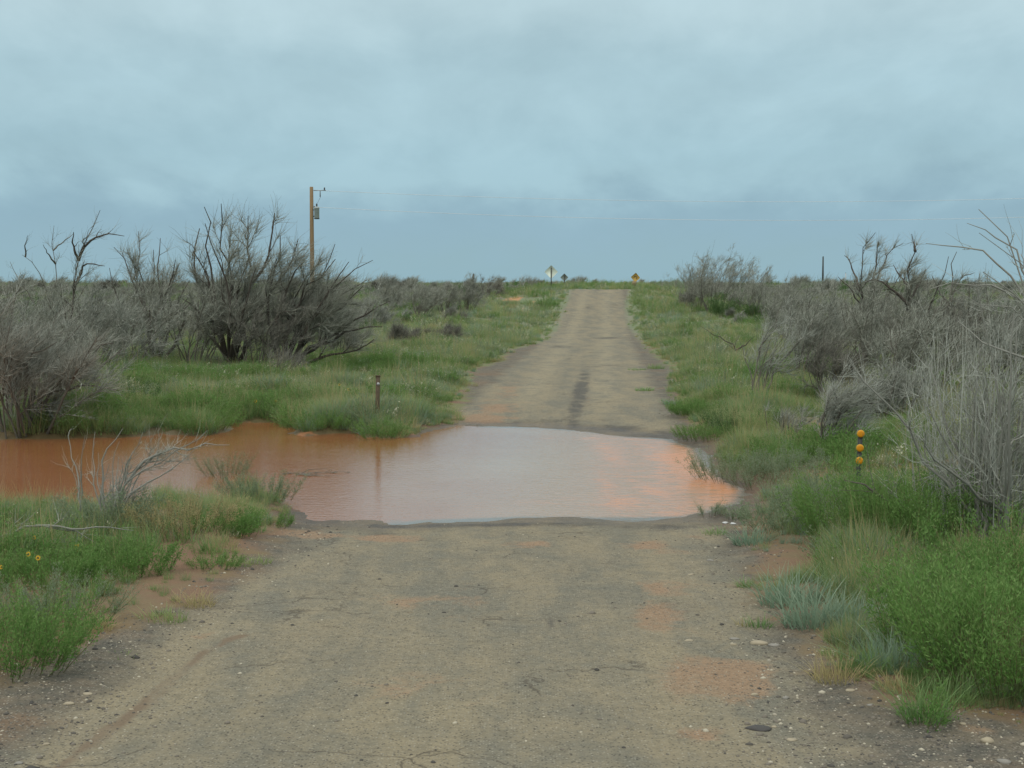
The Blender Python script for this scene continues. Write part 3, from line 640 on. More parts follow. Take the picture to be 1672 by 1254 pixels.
shrub_px('fallen_branch', 'long bleached branch arching low over the weeds at lower left', 'dead branch', (10, 905), 32, .8,
    [[(-30, 885), (30, 862), (75, 858), (120, 868), (170, 890)], [(60, 858), (120, 862), (215, 866)], [(-10, 905), (40, 902), (100, 905), (150, 898)]],
    nstem=0, n1=3, n2=2, n3=2, r=.016, tr=.0022, twig=(.1, .25), mb=M_BARK_PALE, mt=M_TWIG_PALE, l1=.2, gdep=.1)
shrub_px('driftwood', 'raft of brown driftwood twigs lying in the water at left', 'driftwood', (520, 806), 33, .5,
    [[(430, 796), (480, 788), (530, 790), (575, 801)], [(440, 786), (490, 778), (540, 776), (568, 772)], [(440, 800), (500, 796), (560, 795)], [(450, 790), (500, 770), (535, 768)],
     [(440, 794), (470, 772), (510, 774)], [(560, 790), (566, 778), (574, 776)], [(446, 798), (500, 782), (550, 785)]],
    nstem=0, n1=4, n2=2, n3=2, r=.010, tr=.0025, twig=(.08, .2), mb=M_BARK, mt=M_TWIG_DARK, l1=.22, gdep=.9, wind=np.array([.05, 0, .0]))
shrub_px('fallen_branch', 'short dark stick at the water edge below the driftwood', 'dead branch', (440, 812), 34, .4, [[(430, 812), (452, 806), (478, 811)]],
    nstem=0, n1=3, n2=2, n3=2, r=.01, tr=.002, twig=(.05, .12), mb=M_BARK_DARK, mt=M_TWIG_DARK, l1=.3, gdep=.05)
shrub_px('dead_shrub', 'tangle of dark dead wood under the wind-swept saltcedar', 'shrub', (462, 616), 35, .9, nstem=10, spread=1.2, n1=4, n2=4, n3=6, r=.03, mb=M_BARK_DARK, mt=M_TWIG_DARK, rad=.9)
shrub_px('brush_pile', 'heap of black dead wood beside the grey brush left of the road', 'brush pile', (738, 528), 36, .9, nstem=14, spread=1.8, n1=4, n2=3, n3=5, r=.05, mb=M_BARK_DARK, mt=M_TWIG_DARK, rad=1.0)
shrub_px('dead_shrub', 'flattened brown dead brush by the leaning grey shrub', 'shrub', (1296, 712), 37, .7, nstem=14, spread=1.5, n1=4, n2=4, n3=5, r=.014, tr=.0035, twig=(.12, .3), mt=M_TWIG, rad=.5)

# ------------------------------------------------------------------ leafy plants
def blades(rg, n, H, rad, w, lean=.5, S=3, curve=.35, hj=(.5, 1.0)):
    ang = rg.uniform(0, 2 * math.pi, n); rr = rad * np.sqrt(rg.rand(n))
    base = np.stack([np.cos(ang) * rr, np.sin(ang) * rr, np.full(n, -.02)], 1)
    a2 = ang + rg.randn(n) * .8; out = np.stack([np.cos(a2), np.sin(a2), 0 * a2], 1)
    h = H * rg.uniform(hj[0], hj[1], n); ln = lean * rg.rand(n) * (.4 + rr / (rad + 1e-6))
    side = np.stack([-np.sin(a2 + rg.randn(n) * .6), np.cos(a2 + rg.randn(n) * .6), 0 * a2], 1)
    V = []; Hh = []
    for s in range(S + 1):
        t = s / S
        c = base + out * (ln * h * (t * (1 - curve) + curve * 2 * t * t))[:, None] + np.array([0, 0, 1]) * (h * (t - curve * .5 * t * t * ln))[:, None]
        ww = w * (1 - t ** 1.6) * .5 + w * .04
        V.append(c - side * ww); V.append(c + side * ww); Hh += [np.full(n, t)] * 2
    V = np.stack(V, 1); Hh = np.stack(Hh, 1); k = 2 * (S + 1)
    idx = np.arange(n * k).reshape(n, k)
    F = np.concatenate([idx[:, [2 * s, 2 * s + 1, 2 * s + 3, 2 * s + 2]] for s in range(S)])
    return V.reshape(-1, 3), F, np.repeat(rg.rand(n), k), Hh.ravel()
def leaves_on(rg, P, per, ln, w, tmin=.15):
    pos, dd, _, _, t = spawn(rg, P, np.ones(P.shape[:2]), per, tmin, 1.0, .3, 1.1, .2)
    n = len(pos); pos = pos + rg.randn(n, 3) * ln * .7; pos[:, 2] = np.maximum(pos[:, 2], .005); side = norm(np.cross(dd, rg.randn(n, 3))); L = ln * rg.uniform(.6, 1.2, n)[:, None]; W = w * .5
    V = np.stack([pos, pos + dd * L * .45 + side * W, pos + dd * L, pos + dd * L * .45 - side * W], 1)
    idx = np.arange(n * 4).reshape(n, 4)
    return V.reshape(-1, 3), idx, np.repeat(rg.rand(n), 4), np.repeat(t, 4)
def weed(rg, nst, H, rad, spread, nleaf, ln, w, sr=.003, sub=4):
    ang = rg.uniform(0, 2 * math.pi, nst); rr = rad * np.sqrt(rg.rand(nst))
    p0 = np.stack([np.cos(ang) * rr, np.sin(ang) * rr, -.02 + 0 * ang], 1); sp = spread * (.2 + rr / rad)
    d = np.stack([np.cos(ang) * sp, np.sin(ang) * sp, np.ones(nst)], 1)
    P, Rr = grow(rg, p0, d, H * rg.uniform(.55, 1, nst), np.full(nst, sr), 5, .08, np.array([0, 0, .06]))
    pos, dd, Lp, r2, t = spawn(rg, P, Rr, nst * sub, .15, .95, .3, .7, .3)
    P1, R1 = grow(rg, pos, dd, Lp * .38 * (1.1 - t), r2 * .6, 5, .1, np.array([0, 0, .08]))
    s = join([tubes(rg, P, Rr, 3), tubes(rg, P1, R1, 3)])
    A = leaves_on(rg, P1, int(nleaf * .7), ln, w, .05); B = leaves_on(rg, P, int(nleaf * .3), ln, w)
    V = np.concatenate([A[0], B[0]]); F = np.concatenate([A[1], B[1] + len(A[0])])
    return s, (V, F, np.r_[A[2], B[2]], np.r_[A[3], B[3]])
def green_plant(name, label, cat, bpx, seed, H, rad, nst=40, nleaf=2500, ln=.035, w=.007, spread=.5, mat=None, group=None, florets=None, sub=4, loc=None):
    g = ground_at(*bpx) if loc is None else loc; g[2] = max(g[2], -.02); rg = np.random.RandomState(seed)
    root = empty(name, tuple(g), label, cat, group)
    s, l = weed(rg, nst, H, rad, spread, nleaf, ln, w, sub=sub)
    mesh_np('stems', s[0], s[1], M_STEM, root, False, {'rnd': s[2]})
    mesh_np('foliage', l[0], l[1], mat or M_WEED, root, False, {'rnd': l[2], 'hgt': l[3]})
    return root
M_STEM = twig_mat('green_stem', (.10, .12, .05), (.16, .15, .07))
GP = [ # name, label, base px, H, radius, stems, leaves, mat, leaf len
    ('green_bush', 'dark green round bush against the wind-swept grey thicket', (1182, 518), 1.5, .75, 110, 14000, M_WEED_DARK, .055, .018),
    ('green_bush', 'smaller dark green bush right of the round one by the grey thicket', (1236, 520), 1.1, .6, 80, 9000, M_WEED_DARK, .055, .018),
    ('green_bush', 'small rounded green bush on the grassy bank beyond the left water', (478, 662), .42, .32, 60, 3000, M_WEED, .03, .010),
    ('green_bush', 'dark green shrub in tall grass right of the overhanging grey shrub', (205, 668), .75, .6, 60, 5000, M_WEED_DARK, .04, .012),
    ('green_bush', 'leafy dark bush at the water edge under the brown marker post', (622, 716), .50, .42, 60, 4500, M_WEED, .03, .010),
    ('green_bush', 'small green bush in the grass right of the marker post', (672, 648), .38, .40, 50, 2500, M_WEED_DARK, .03, .010),
    ('green_weed', 'tall bright green weed clump directly below the reflector post', (1400, 890), .95, .50, 110, 12000, M_WEED, .040, .010),
    ('green_weed', 'tallest green weed clump right of the reflector post', (1478, 900), 1.15, .55, 130, 15000, M_WEED, .040, .010),
    ('green_weed', 'green weed clump between the reflector post and the pale dead stems', (1545, 910), 1.0, .45, 90, 9000, M_WEED, .040, .010),
    ('green_weed', 'sage green weed left of the reflector post at the verge', (1360, 850), .75, .40, 70, 6000, M_SAGE, .034, .009),
    ('green_weed', 'bushy sage weeds at the right end of the flooded road', (1188, 782), .55, .55, 90, 7000, M_SAGE, .028, .007),
    ('green_weed', 'sage weed clump right of the one at the flood end', (1245, 795), .55, .45, 60, 4500, M_SAGE, .028, .007),
    ('green_weed', 'small green weed poking out of the water at the right end', (1160, 842), .25, .16, 20, 900, M_SAGE, .025, .006),
    ('green_weed', 'small weed in the right shallows beside its twin at the road edge', (1200, 846), .24, .20, 24, 1100, M_SAGE, .025, .006),
    ('green_weed', 'tall green weed cluster in the lower right corner', (1640, 1130), .95, .45, 120, 14000, M_WEED, .042, .010),
    ('green_weed', 'tall green weed cluster left of the lower right one', (1545, 1060), .80, .40, 100, 11000, M_WEED, .042, .010),
    ('green_weed', 'tall green weeds at the right frame edge under the pale dead stems', (1640, 1010), 1.0, .5, 120, 13000, M_WEED, .042, .010),
    ('green_weed', 'small leafy weed alone on the gravel at lower right', (1505, 1190), .32, .07, 10, 600, M_WEED, .03, .008),
    ('green_bush', 'dense dark green bush at the lower left frame edge', (8, 1092), .62, .45, 100, 12000, M_WEED, .028, .009),
    ('green_weed', 'bright green weeds cut by the left frame edge near the water', (12, 862), .42, .28, 50, 4500, M_WEED, .025, .006),
    ('green_weed', 'grey green foliage round the foot of the arching dead shrub', (178, 872), .62, .36, 70, 6000, M_SAGE, .034, .009),
    ('green_weed', 'leafy green weed clump below the arching dead shrub', (205, 938), .42, .42, 70, 7000, M_WEED, .028, .010),
    ('green_weed', 'rounded green weed on the near left bank beside the tan weed', (375, 872), .36, .34, 60, 5500, M_WEED, .028, .009),
    ('green_weed', 'green weed with tall wispy stems in the water left of the driftwood', (428, 812), .42, .50, 90, 8000, M_SAGE, .022, .006),
    ('green_weed', 'wispy feathery weed rising left of the driftwood', (372, 808), .50, .30, 50, 4000, M_SAGE, .022, .005),
    ('green_weed', 'low green weed mound at the tip of the near left bank', (440, 858), .20, .26, 50, 3500, M_WEED, .020, .005),
    ('dry_weed', 'tan seeding weed between the dead shrub and the green weeds', (300, 872), .55, .50, 110, 9000, M_DRY, .018, .009),
    ('green_weed', 'sage weed in red soil above the right water corner', (1290, 772), .45, .45, 60, 4500, M_SAGE, .034, .009),
    ('green_weed', 'sage weed between the flood end and the reflector post, lower one', (1312, 832), .50, .42, 70, 5500, M_SAGE, .034, .009),
    ('green_weed', 'green weed clump just above the blue grass clumps', (1275, 868), .46, .36, 60, 5000, M_SAGE, .034, .009),
    ('green_weed', 'dense green weed mound at the far right water corner', (1155, 716), .36, .60, 200, 7000, M_WEED, .028, .008),
    ('green_weed', 'green weed mound on the right verge beyond the flood, road side', (1140, 676), .42, .6, 220, 16000, M_WEED, .028, .008),
    ('green_weed', 'green weed mound right of the road-side mound beyond the flood', (1215, 700), .45, .8, 220, 14000, M_WEED_DARK, .028, .008),
    ('green_weed', 'dark green weed mound at the left end of the far bank', (150, 700), .60, .7, 100, 8000, M_WEED, .028, .008),
    ('green_weed', 'green weed mound along the far bank left of the orange bay', (330, 700), .50, .7, 90, 7000, M_WEED, .028, .008),
    ('green_weed', 'green weed mound on the far bank between orange bay and marker post', (515, 700), .45, .6, 90, 7000, M_WEED, .028, .008),
    ('green_weed', 'green weed mass along the left frame edge under the bleached branch', (60, 960), .45, .5, 90, 9000, M_WEED, .028, .009),
    ('green_weed', 'sage green weed behind the dense dark bush at lower left', (90, 1010), .42, .45, 80, 8000, M_SAGE, .022, .005),
    ('green_weed', 'low weed clump at the road edge right of the tan weed', (350, 925), .18, .24, 40, 2500, M_WEED, .02, .005),
]
for i, (nm, lab, b_, H, rad, nst, nl, mat, ln, w) in enumerate(GP):
    green_plant(nm, lab, 'bush' if 'bush' in nm else 'weed', b_, 100 + i, H, rad, nst, nl, ln, w, mat=mat, spread=.55 if H > .7 else .75)

# grass tufts that stand alone
GT = [
    ('yellow green grass tuft on the left shoulder, nearest the road', (318, 988), .15, .17, M_DRY, 260), ('spreading low grass tuft left of the nearest yellow green one', (268, 1012), .13, .18, M_G, 260),
    ('dry pale grass tuft in front of the left bank weeds', (162, 1028), .17, .11, M_DRY, 200), ('sparse flat grass sprig on the left gravel', (200, 1072), .06, .12, M_G, 60),
    ('tiny dry sprig left of the flat sprig on the gravel', (126, 1068), .08, .04, M_DRY, 40), ('small green grass tuft on the right gravel beside a red patch', (1222, 958), .13, .10, M_G, 140),
    ('upright green tuft on the right gravel above the pale stone', (1238, 1024), .15, .10, M_G, 140), ('small tuft left of the upright green tuft', (1214, 1022), .10, .05, M_DRY, 60),
    ('dry grass tuft at the verge corner right of the gravel', (1366, 1112), .20, .16, M_DRY, 260), ('green and yellow grass tuft beside the dry verge corner tuft', (1410, 1098), .26, .18, M_G, 320),
    ('dry brown tuft between blue grass and the gravel', (1468, 1128), .16, .12, M_DRY, 200), ('blue green broad-bladed grass clump on the right verge, larger one', (1330, 1020), .36, .24, M_BLUE, 420),
    ('blue green grass clump behind the larger one', (1290, 985), .34, .26, M_BLUE, 420), ('blue green grass clump right of the larger one', (1400, 1020), .30, .22, M_BLUE, 320),
    ('low blue green grass clump spreading near the tall green weeds', (1470, 1088), .30, .26, M_BLUE, 420), ('long-bladed grass clump at the gravel edge lower right', (1510, 1176), .28, .14, M_G, 300),
    ('olive grass tuft right of the long-bladed clump', (1545, 1150), .24, .18, M_G, 320), ('low tuft on the roadside beyond the flood, upper of two', (1072, 602), .22, .30, M_G, 240),
    ('flat tuft left of the upper roadside tuft', (1040, 604), .10, .35, M_G, 200), ('low tuft on the roadside beyond the flood, lower of two', (1052, 638), .14, .22, M_G, 220),
    ('blue green tuft at the right road edge beyond the flood', (1098, 660), .20, .22, M_BLUE, 240), ('small weed tuft on the mud left of the road', (390, 922), .10, .14, M_G, 160),
    ('small grass tuft on red mud at the near left bank', (420, 918), .10, .14, M_G, 150), ('green tuft at the near right water corner', (1168, 872), .13, .14, M_G, 160),
    ('grass tuft near the right water corner, close to the verge', (1228, 888), .24, .20, M_BLUE, 260), ('grass tuft on the small mud spit left of the road flood', (645, 712), .30, .28, M_G, 260),
    ('tan grass tuft behind the marker post bush', (660, 700), .36, .30, M_DRY, 300), ('sparse grass tuft at the left tip of the flood edge', (412, 866), .12, .16, M_G, 160),
]
GRP = 'lone grass tufts beside the road'
for i, (lab, b_, H, rad, mat, n) in enumerate(GT):
    g = ground_at(*b_); rg = np.random.RandomState(300 + i)
    wd = .006 if mat is not M_BLUE else .010
    if g[1] > 30: wd = .012
    V, F, rn, hh = blades(rg, int(n * .75), H * 1.08, rad, wd, 1.0, 3, hj=(.2, 1.0))
    o = mesh_np('grass_tuft', V, F, mat, None, False, {'rnd': rn, 'hgt': hh}); o.location = tuple(g)
    tag(o, lab, 'grass tuft', GRP)

# sunflowers
M_PETAL = plain_mat('yellow_petals', (.80, .48, .02), (.70, .36, .01), .6)
M_DISC = plain_mat('flower_disc', (.10, .06, .02), (.05, .03, .01), .8)
def flower_head(rg, c, r, nrm, n=13):
    nrm = nrm / np.linalg.norm(nrm); a = np.cross(nrm, [0, 0, 1.]); a /= np.linalg.norm(a) + 1e-9; b2 = np.cross(nrm, a)
    V = []; F = []
    for i in range(n):
        t = 2 * math.pi * i / n; d = np.cos(t) * a + np.sin(t) * b2; s = -np.sin(t) * a + np.cos(t) * b2
        k = len(V); V += [c + d * r * .3, c + d * r * .7 + s * r * .16 + nrm * r * .1, c + d * r * 1.0 - nrm * r * .05, c + d * r * .7 - s * r * .16 + nrm * r * .1]; F.append([k, k + 1, k + 2, k + 3])
    Vd = [c + nrm * r * .12]; Fd = []
    for i in range(10):
        t = 2 * math.pi * i / 10; Vd.append(c + (np.cos(t) * a + np.sin(t) * b2) * r * .34)
    for i in range(10): Fd.append([0, 1 + i, 1 + (i + 1) % 10])
    return (np.array(V), np.array(F)), (np.array(Vd), np.array(Fd))
SF = [('yellow sunflower with two heads low in the left foreground weeds', [(62, 911), (46, 905)], .026), ('yellow sunflower nearest the leafy weed clump at lower left', [(125, 892), (129, 901)], .028),
      ('yellow sunflower under the bleached branch at lower left', [(56, 878)], .024), ('single yellow sunflower at the left frame edge', [(2, 926)], .022),
      ('round yellow sunflower on the bank beyond the left water', [(417, 655)], .042), ('small yellow flower right of the round sunflower on the far bank', [(450, 655)], .032),
      ('yellow flowers nearest the marker post on the far bank', [(569, 636), (571, 643), (590, 640)], .036), ('yellow flowers in dry grass left of the marker post', [(554, 628), (546, 648)], .034)]
for i, (lab, heads, r) in enumerate(SF):
    g = ground_at(heads[0][0], heads[0][1] + (38 if heads[0][1] > 800 else 20)); rg = np.random.RandomState(500 + i)
    root = empty('sunflower', tuple(g), lab, 'flower', 'wild sunflowers')
    for (a, b_) in heads:
        c = at(a, b_, g[1] - .05) - g
        (pv, pf), (dv, df) = flower_head(rg, c, r, np.array([rg.uniform(-.4, .4), -1, .35]))
        h = mesh_np('flower_head', pv, pf, M_PETAL, root); mesh_np('flower_disc', dv, df, M_DISC, h)
        st = resample([np.array([rg.uniform(-.02, .02), 0, -.02]), c * [.6, .3, .6], c + [0, .01, 0]], 5)[None]
        t_ = tubes(rg, st, np.full((1, 6), .004), 4); mesh_np('stem', t_[0], t_[1], M_STEM, root, False, {'rnd': t_[2]})
        lv = leaves_on(rg, st, 8, .05, .022, .1); mesh_np('leaf_spray', lv[0], lv[1], M_WEED, root, False, {'rnd': lv[2], 'hgt': lv[3] * 0})

# ------------------------------------------------------------------ ground cover (stuff): instanced grass
def tuft_coll(name, items):
    c = bpy.data.collections.new(name)
    for o in items: c.objects.link(o)
    return c
def tuft_obj(nm, parts, mats):
    V = []; F = []; rn = []; hh = []; mi = []; o = 0
    for k, (v, f, r_, h_) in enumerate(parts):
        V.append(v); F.append(f + o); rn.append(r_); hh.append(h_); mi += [k] * len(f); o += len(v)
    return mesh_np(nm, np.concatenate(V), np.concatenate(F), None, None, False, {'rnd': np.concatenate(rn), 'hgt': np.concatenate(hh)}, False, mats, mi)
def scatter(name, coll, pts, idx, rot, scl, label):
    me = bpy.data.meshes.new(name); me.vertices.add(len(pts)); me.vertices.foreach_set('co', np.asarray(pts, np.float32).ravel())
    a = me.attributes.new('pick', 'INT', 'POINT'); a.data.foreach_set('value', np.asarray(idx, np.int32))
    a = me.attributes.new('rot', 'FLOAT_VECTOR', 'POINT'); a.data.foreach_set('vector', np.asarray(rot, np.float32).ravel())
    a = me.attributes.new('scl', 'FLOAT_VECTOR', 'POINT'); a.data.foreach_set('vector', np.asarray(scl, np.float32).ravel())
    o = bpy.data.objects.new(name, me); COL.objects.link(o); tag(o, label, None, None, 'stuff')
    ng = bpy.data.node_groups.new(name + '_scatter', 'GeometryNodeTree')
    ng.interface.new_socket('Geometry', in_out='INPUT', socket_type='NodeSocketGeometry'); ng.interface.new_socket('Geometry', in_out='OUTPUT', socket_type='NodeSocketGeometry')
    N = ng.nodes; L = ng.links
    gi = N.new('NodeGroupInput'); go = N.new('NodeGroupOutput'); ip = N.new('GeometryNodeInstanceOnPoints'); ci = N.new('GeometryNodeCollectionInfo')
    ci.inputs['Collection'].default_value = coll; ci.inputs['Separate Children'].default_value = True; ci.inputs['Reset Children'].default_value = True
    def na(nm, t):
        n = N.new('GeometryNodeInputNamedAttribute'); n.data_type = t; n.inputs['Name'].default_value = nm; return n.outputs['Attribute']
    L.new(gi.outputs[0], ip.inputs['Points']); L.new(ci.outputs[0], ip.inputs['Instance']); ip.inputs['Pick Instance'].default_value = True
    L.new(na('pick', 'INT'), ip.inputs['Instance Index'])
    e2r = N.new('FunctionNodeEulerToRotation'); L.new(na('rot', 'FLOAT_VECTOR'), e2r.inputs[0]); L.new(e2r.outputs[0], ip.inputs['Rotation'])
    L.new(na('scl', 'FLOAT_VECTOR'), ip.inputs['Scale']); L.new(ip.outputs[0], go.inputs[0])
    md = o.modifiers.new('scatter', 'NODES'); md.node_group = ng
    return o

def build_cover():
    rg = np.random.RandomState(77); items = []
    def bl(n, H, rad, w, lean, S=2): return blades(rg, n, H, rad, w, lean, S)
    # index 0-2 fine green, 3-4 blue green, 5-6 dry, 7-9 leafy weed, 10 sage weed, 11 flowering, 12-13 seed-head grass
    for k in range(3): items.append(tuft_obj('a%02d' % len(items), [bl(70, .30, .16, .006, .7), bl(14, .30, .16, .006, .6)], [M_G, M_DRY]))
    for k in range(2): items.append(tuft_obj('a%02d' % len(items), [bl(60, .30, .12, .009, .9, 3)], [M_BLUE]))
    for k in range(2): items.append(tuft_obj('a%02d' % len(items), [bl(60, .26, .12, .005, .8), bl(25, .22, .12, .006, .8)], [M_DRY, M_G]))
    for k in range(3):
        s, l = weed(rg, 12, .34, .10, .9, 420, .030, .009); s4 = (s[0], s[1], s[2], s[2] * 0)
        items.append(tuft_obj('a%02d' % len(items), [s4, l], [M_STEM, M_WEED]))
    s, l = weed(rg, 12, .32, .10, .8, 380, .030, .008); items.append(tuft_obj('a%02d' % len(items), [(s[0], s[1], s[2], s[2] * 0), l], [M_STEM, M_SAGE]))
    s, l = weed(rg, 10, .30, .10, .8, 260, .026, .007); s2, f2 = weed(rg, 8, .34, .10, .7, 60, .022, .018, sub=2)
    items.append(tuft_obj('a%02d' % len(items), [(s[0], s[1], s[2], s[2] * 0), l, f2], [M_STEM, M_SAGE, M_FLOWER_W]))
    for k in range(2): items.append(tuft_obj('a%02d' % len(items), [bl(50, .34, .16, .006, .6), bl(12, .52, .12, .004, .4), bl(14, .3, .14, .006, .9)], [M_G, M_DRY, M_SAGE]))
    coll = tuft_coll('tufts', items)
    # candidates
    def cand(N, y0, y1, mode):
        y = np.exp(rg.uniform(math.log(y0), math.log(y1), N)) if mode == 'log' else rg.uniform(y0, y1, N)
        x = rg.uniform(-1, 1, N) * (.375 * y + 1.5); return x, y
    xs, ys = [], []
    for N, a, b_, m in ((52000, 8.5, 60, 'log'), (42000, 27, 75, 'lin'), (34000, 55, 140, 'lin'), (14000, 130, 420, 'log')):
        x, y = cand(N, a, b_, m); xs.append(x); ys.append(y)
    x = np.concatenate(xs); y = np.concatenate(ys)
    sb = sdf(BARE, x, y); sw = sdf(WATER, x, y)
    dens = sstep(-.05, .55, sb + fbm(x * 1.3, y * 1.3, 61) * .9)
    u = x - rc(y)
    # thinner with bare soil gaps
    gap = sstep(-.22, .02, fbm(x * .55, y * .55, 62, 4)); near_r = (u > 2) & (y < 30) & (x < .22 * y)
    near_l = (y < 24) & (u < 0)
    dens = dens * np.where(near_l, .15 + .85 * sstep(-.06, .12, fbm(x * .9, y * .9, 66)), 1.0)
    dens = dens * np.where(near_r, sstep(-.10, .12, fbm(x * .8, y * .8, 63)), .25 + .75 * gap)
    for (a, b_, r_) in ((835, 490, 1.7), (870, 493, .9), (850, 508, .9), (715, 512, 1.6)):
        g = ground_at(a, b_); dens = dens * (1 - np.exp(-(((x - g[0]) / r_) ** 2 + ((y - g[1]) / (r_ * 3.2)) ** 2) ** 2))
    keep = (rg.rand(len(x)) < dens) & (sw > .12)
    x, y, sb, sw, u = [a[keep] for a in (x, y, sb, sw, u)]
    z = gz(x, y); ok = z > .012; x, y, z, sb, sw, u = [a[ok] for a in (x, y, z, sb, sw, u)]
    n = len(x); k1 = fbm(x * .35, y * .35, 64) + rg.randn(n) * .10; k2 = fbm(x * .5 + 9, y * .5, 65) + rg.randn(n) * .08
    idx = rg.choice([0, 1, 2, 12, 13], n)
    idx = np.where(k1 > .12, rg.choice([7, 8, 9], n), idx); idx = np.where((k1 < -.14) & (rg.rand(n) < .5), rg.choice([3, 4, 10], n), idx)
    idx = np.where(k2 > .20, rg.choice([5, 6, 11], n), idx); 
    slope = (y > 34) & (y < 130) & (np.abs(u) < 14)
    idx = np.where(slope & (rg.rand(n) < .30), rg.choice([11, 11, 5, 6, 3], n), idx)
    sc0 = np.interp(y, [9, 14, 20, 30, 60, 130, 400], [.62, .65, .75, .95, 1.05, 1.45, 3.0]) * rg.uniform(.6, 1.35, n)
    shorew = (y > 26) & (y < 36) & (u < -3.5); sc0 = np.where(shorew, sc0 * 1.15, sc0)
    sc0 = sc0 * np.clip(1.0 + 2.4 * fbm(x * .9, y * .9, 88, 3) + 0, .5, 1.75)
    edge = sstep(0, 1.2, sb); sc0 = sc0 * (.45 + .55 * edge)
    idx = np.where((sb < .35) & (rg.rand(n) < .5), rg.choice([5, 6, 0], n), idx)
    lush = (u > 4.2) & (y < 17); sc0 = np.where(lush, sc0 * 1.35, sc0); idx = np.where(lush & (rg.rand(n) < .6), rg.choice([7, 8, 12, 0], n), idx)
    rot = np.stack([rg.randn(n) * .12, rg.randn(n) * .12, rg.uniform(0, 6.283, n)], 1)
    scl = np.stack([sc0, sc0, sc0 * rg.uniform(.8, 1.2, n)], 1)
    scatter('grass', coll, np.stack([x, y, z], 1), idx, rot, scl, 'green grass and weeds covering the verges and banks')
    print('grass instances', n)
    # far scrub of the plain
    items = []
    for k, (H, ns, mt) in enumerate(((1.3, 9, M_TWIG), (1.1, 9, M_TWIG_DARK), (1.2, 9, M_TWIG_GREEN))):
        b, t = shrub_meshes(900 + k, None, H, nstem=ns, spread=.8, n1=4, n2=5, n3=6, r=.03, twig=(.2, .45), tr=.007)
        v = np.concatenate([b[0], t[0]]); f = np.concatenate([b[1], t[1] + len(b[0])]); r_ = np.r_[b[2], t[2]]
        items.append(tuft_obj('b%02d' % k, [(v, f, r_, r_ * 0)], [mt]))
    s, l = weed(rg, 60, 1.1, .6, .6, 7000, .055, .020); items.append(tuft_obj('b03', [(s[0], s[1], s[2], s[2] * 0), l], [M_STEM, M_WEED_DARK]))
    s, l = weed(rg, 60, .9, .6, .6, 6000, .050, .018); items.append(tuft_obj('b04', [(s[0], s[1], s[2], s[2] * 0), l], [M_STEM, M_SAGE]))
    coll2 = tuft_coll('scrub', items)
    N = 9000
    y = np.concatenate([np.exp(rg.uniform(math.log(50), math.log(700), N)), rg.uniform(45, 200, 2600)]); x = rg.uniform(-1, 1, len(y)) * (.38 * y + 3); u = x - rc(y)
    den = sstep(7, 16, np.abs(u)) * sstep(-.30, .05, fbm(x * .07, y * .07, 70)) * np.where(y > 140, 1, .55)
    den = np.where((y > 138), np.maximum(den, sstep(3, 6, np.abs(u))), den)
    den = np.where((y > 45) & (y < 60) & (u < 0) & (u > -16), 0, den)
    keep = rg.rand(len(x)) < den; x = x[keep]; y = y[keep]; u = u[keep]; z = gz(x, y); n = len(x)
    idx = rg.choice([0, 0, 1, 2, 2, 3, 4, 4], n); s0 = rg.uniform(.45, 1.0, n) * np.interp(y, [50, 150, 700], [.9, .95, 1.25])
    s0 = s0 * np.where((rg.rand(n) < .06) & (y > 150), rg.uniform(1.5, 2.6, n), 1)
    crest = (y > 128) & (y < 260); s0 = np.where(crest & (np.abs(u) < 9), s0 * .55, s0)
    rot = np.stack([0 * x, 0 * x, rg.uniform(-.7, .7, n)], 1)
    scatter('brush', coll2, np.stack([x, y, z - .03], 1), idx, rot, np.stack([s0 * 1.2, s0 * 1.2, s0], 1), 'grey and green scrub covering the plain to the horizon')
    print('brush', n)
build_cover()

# ------------------------------------------------------------------ stones and gravel
def pebble(rg, a, b_, c, sub=2):
    import bmesh
    bm = bmesh.new(); bmesh.ops.create_icosphere(bm, subdivisions=sub, radius=1.0)
    V = np.array([v.co[:] for v in bm.verts]); F = np.array([[v.index for v in f.verts] for f in bm.faces]); bm.free()
    ph = rg.uniform(0, 6, 9)
    d = 1 + .16 * np.sin(V[:, 0] * 2.3 + ph[0]) * np.cos(V[:, 1] * 2.9 + ph[1]) + .10 * np.sin(V[:, 2] * 4 + V[:, 0] * 3 + ph[2]) + rg.randn(len(V)) * .035
    return V * d[:, None] * [a, b_, c], F
M_STONE = plain_mat('pale_limestone', (.42, .355, .24), (.27, .225, .16), .9, 25)
M_STONE_G = plain_mat('grey_stone', (.30, .28, .24), (.20, .18, .15), .9, 25)
M_TAR = plain_mat('broken_asphalt', (.05, .048, .045), (.09, .08, .07), .95, 40)
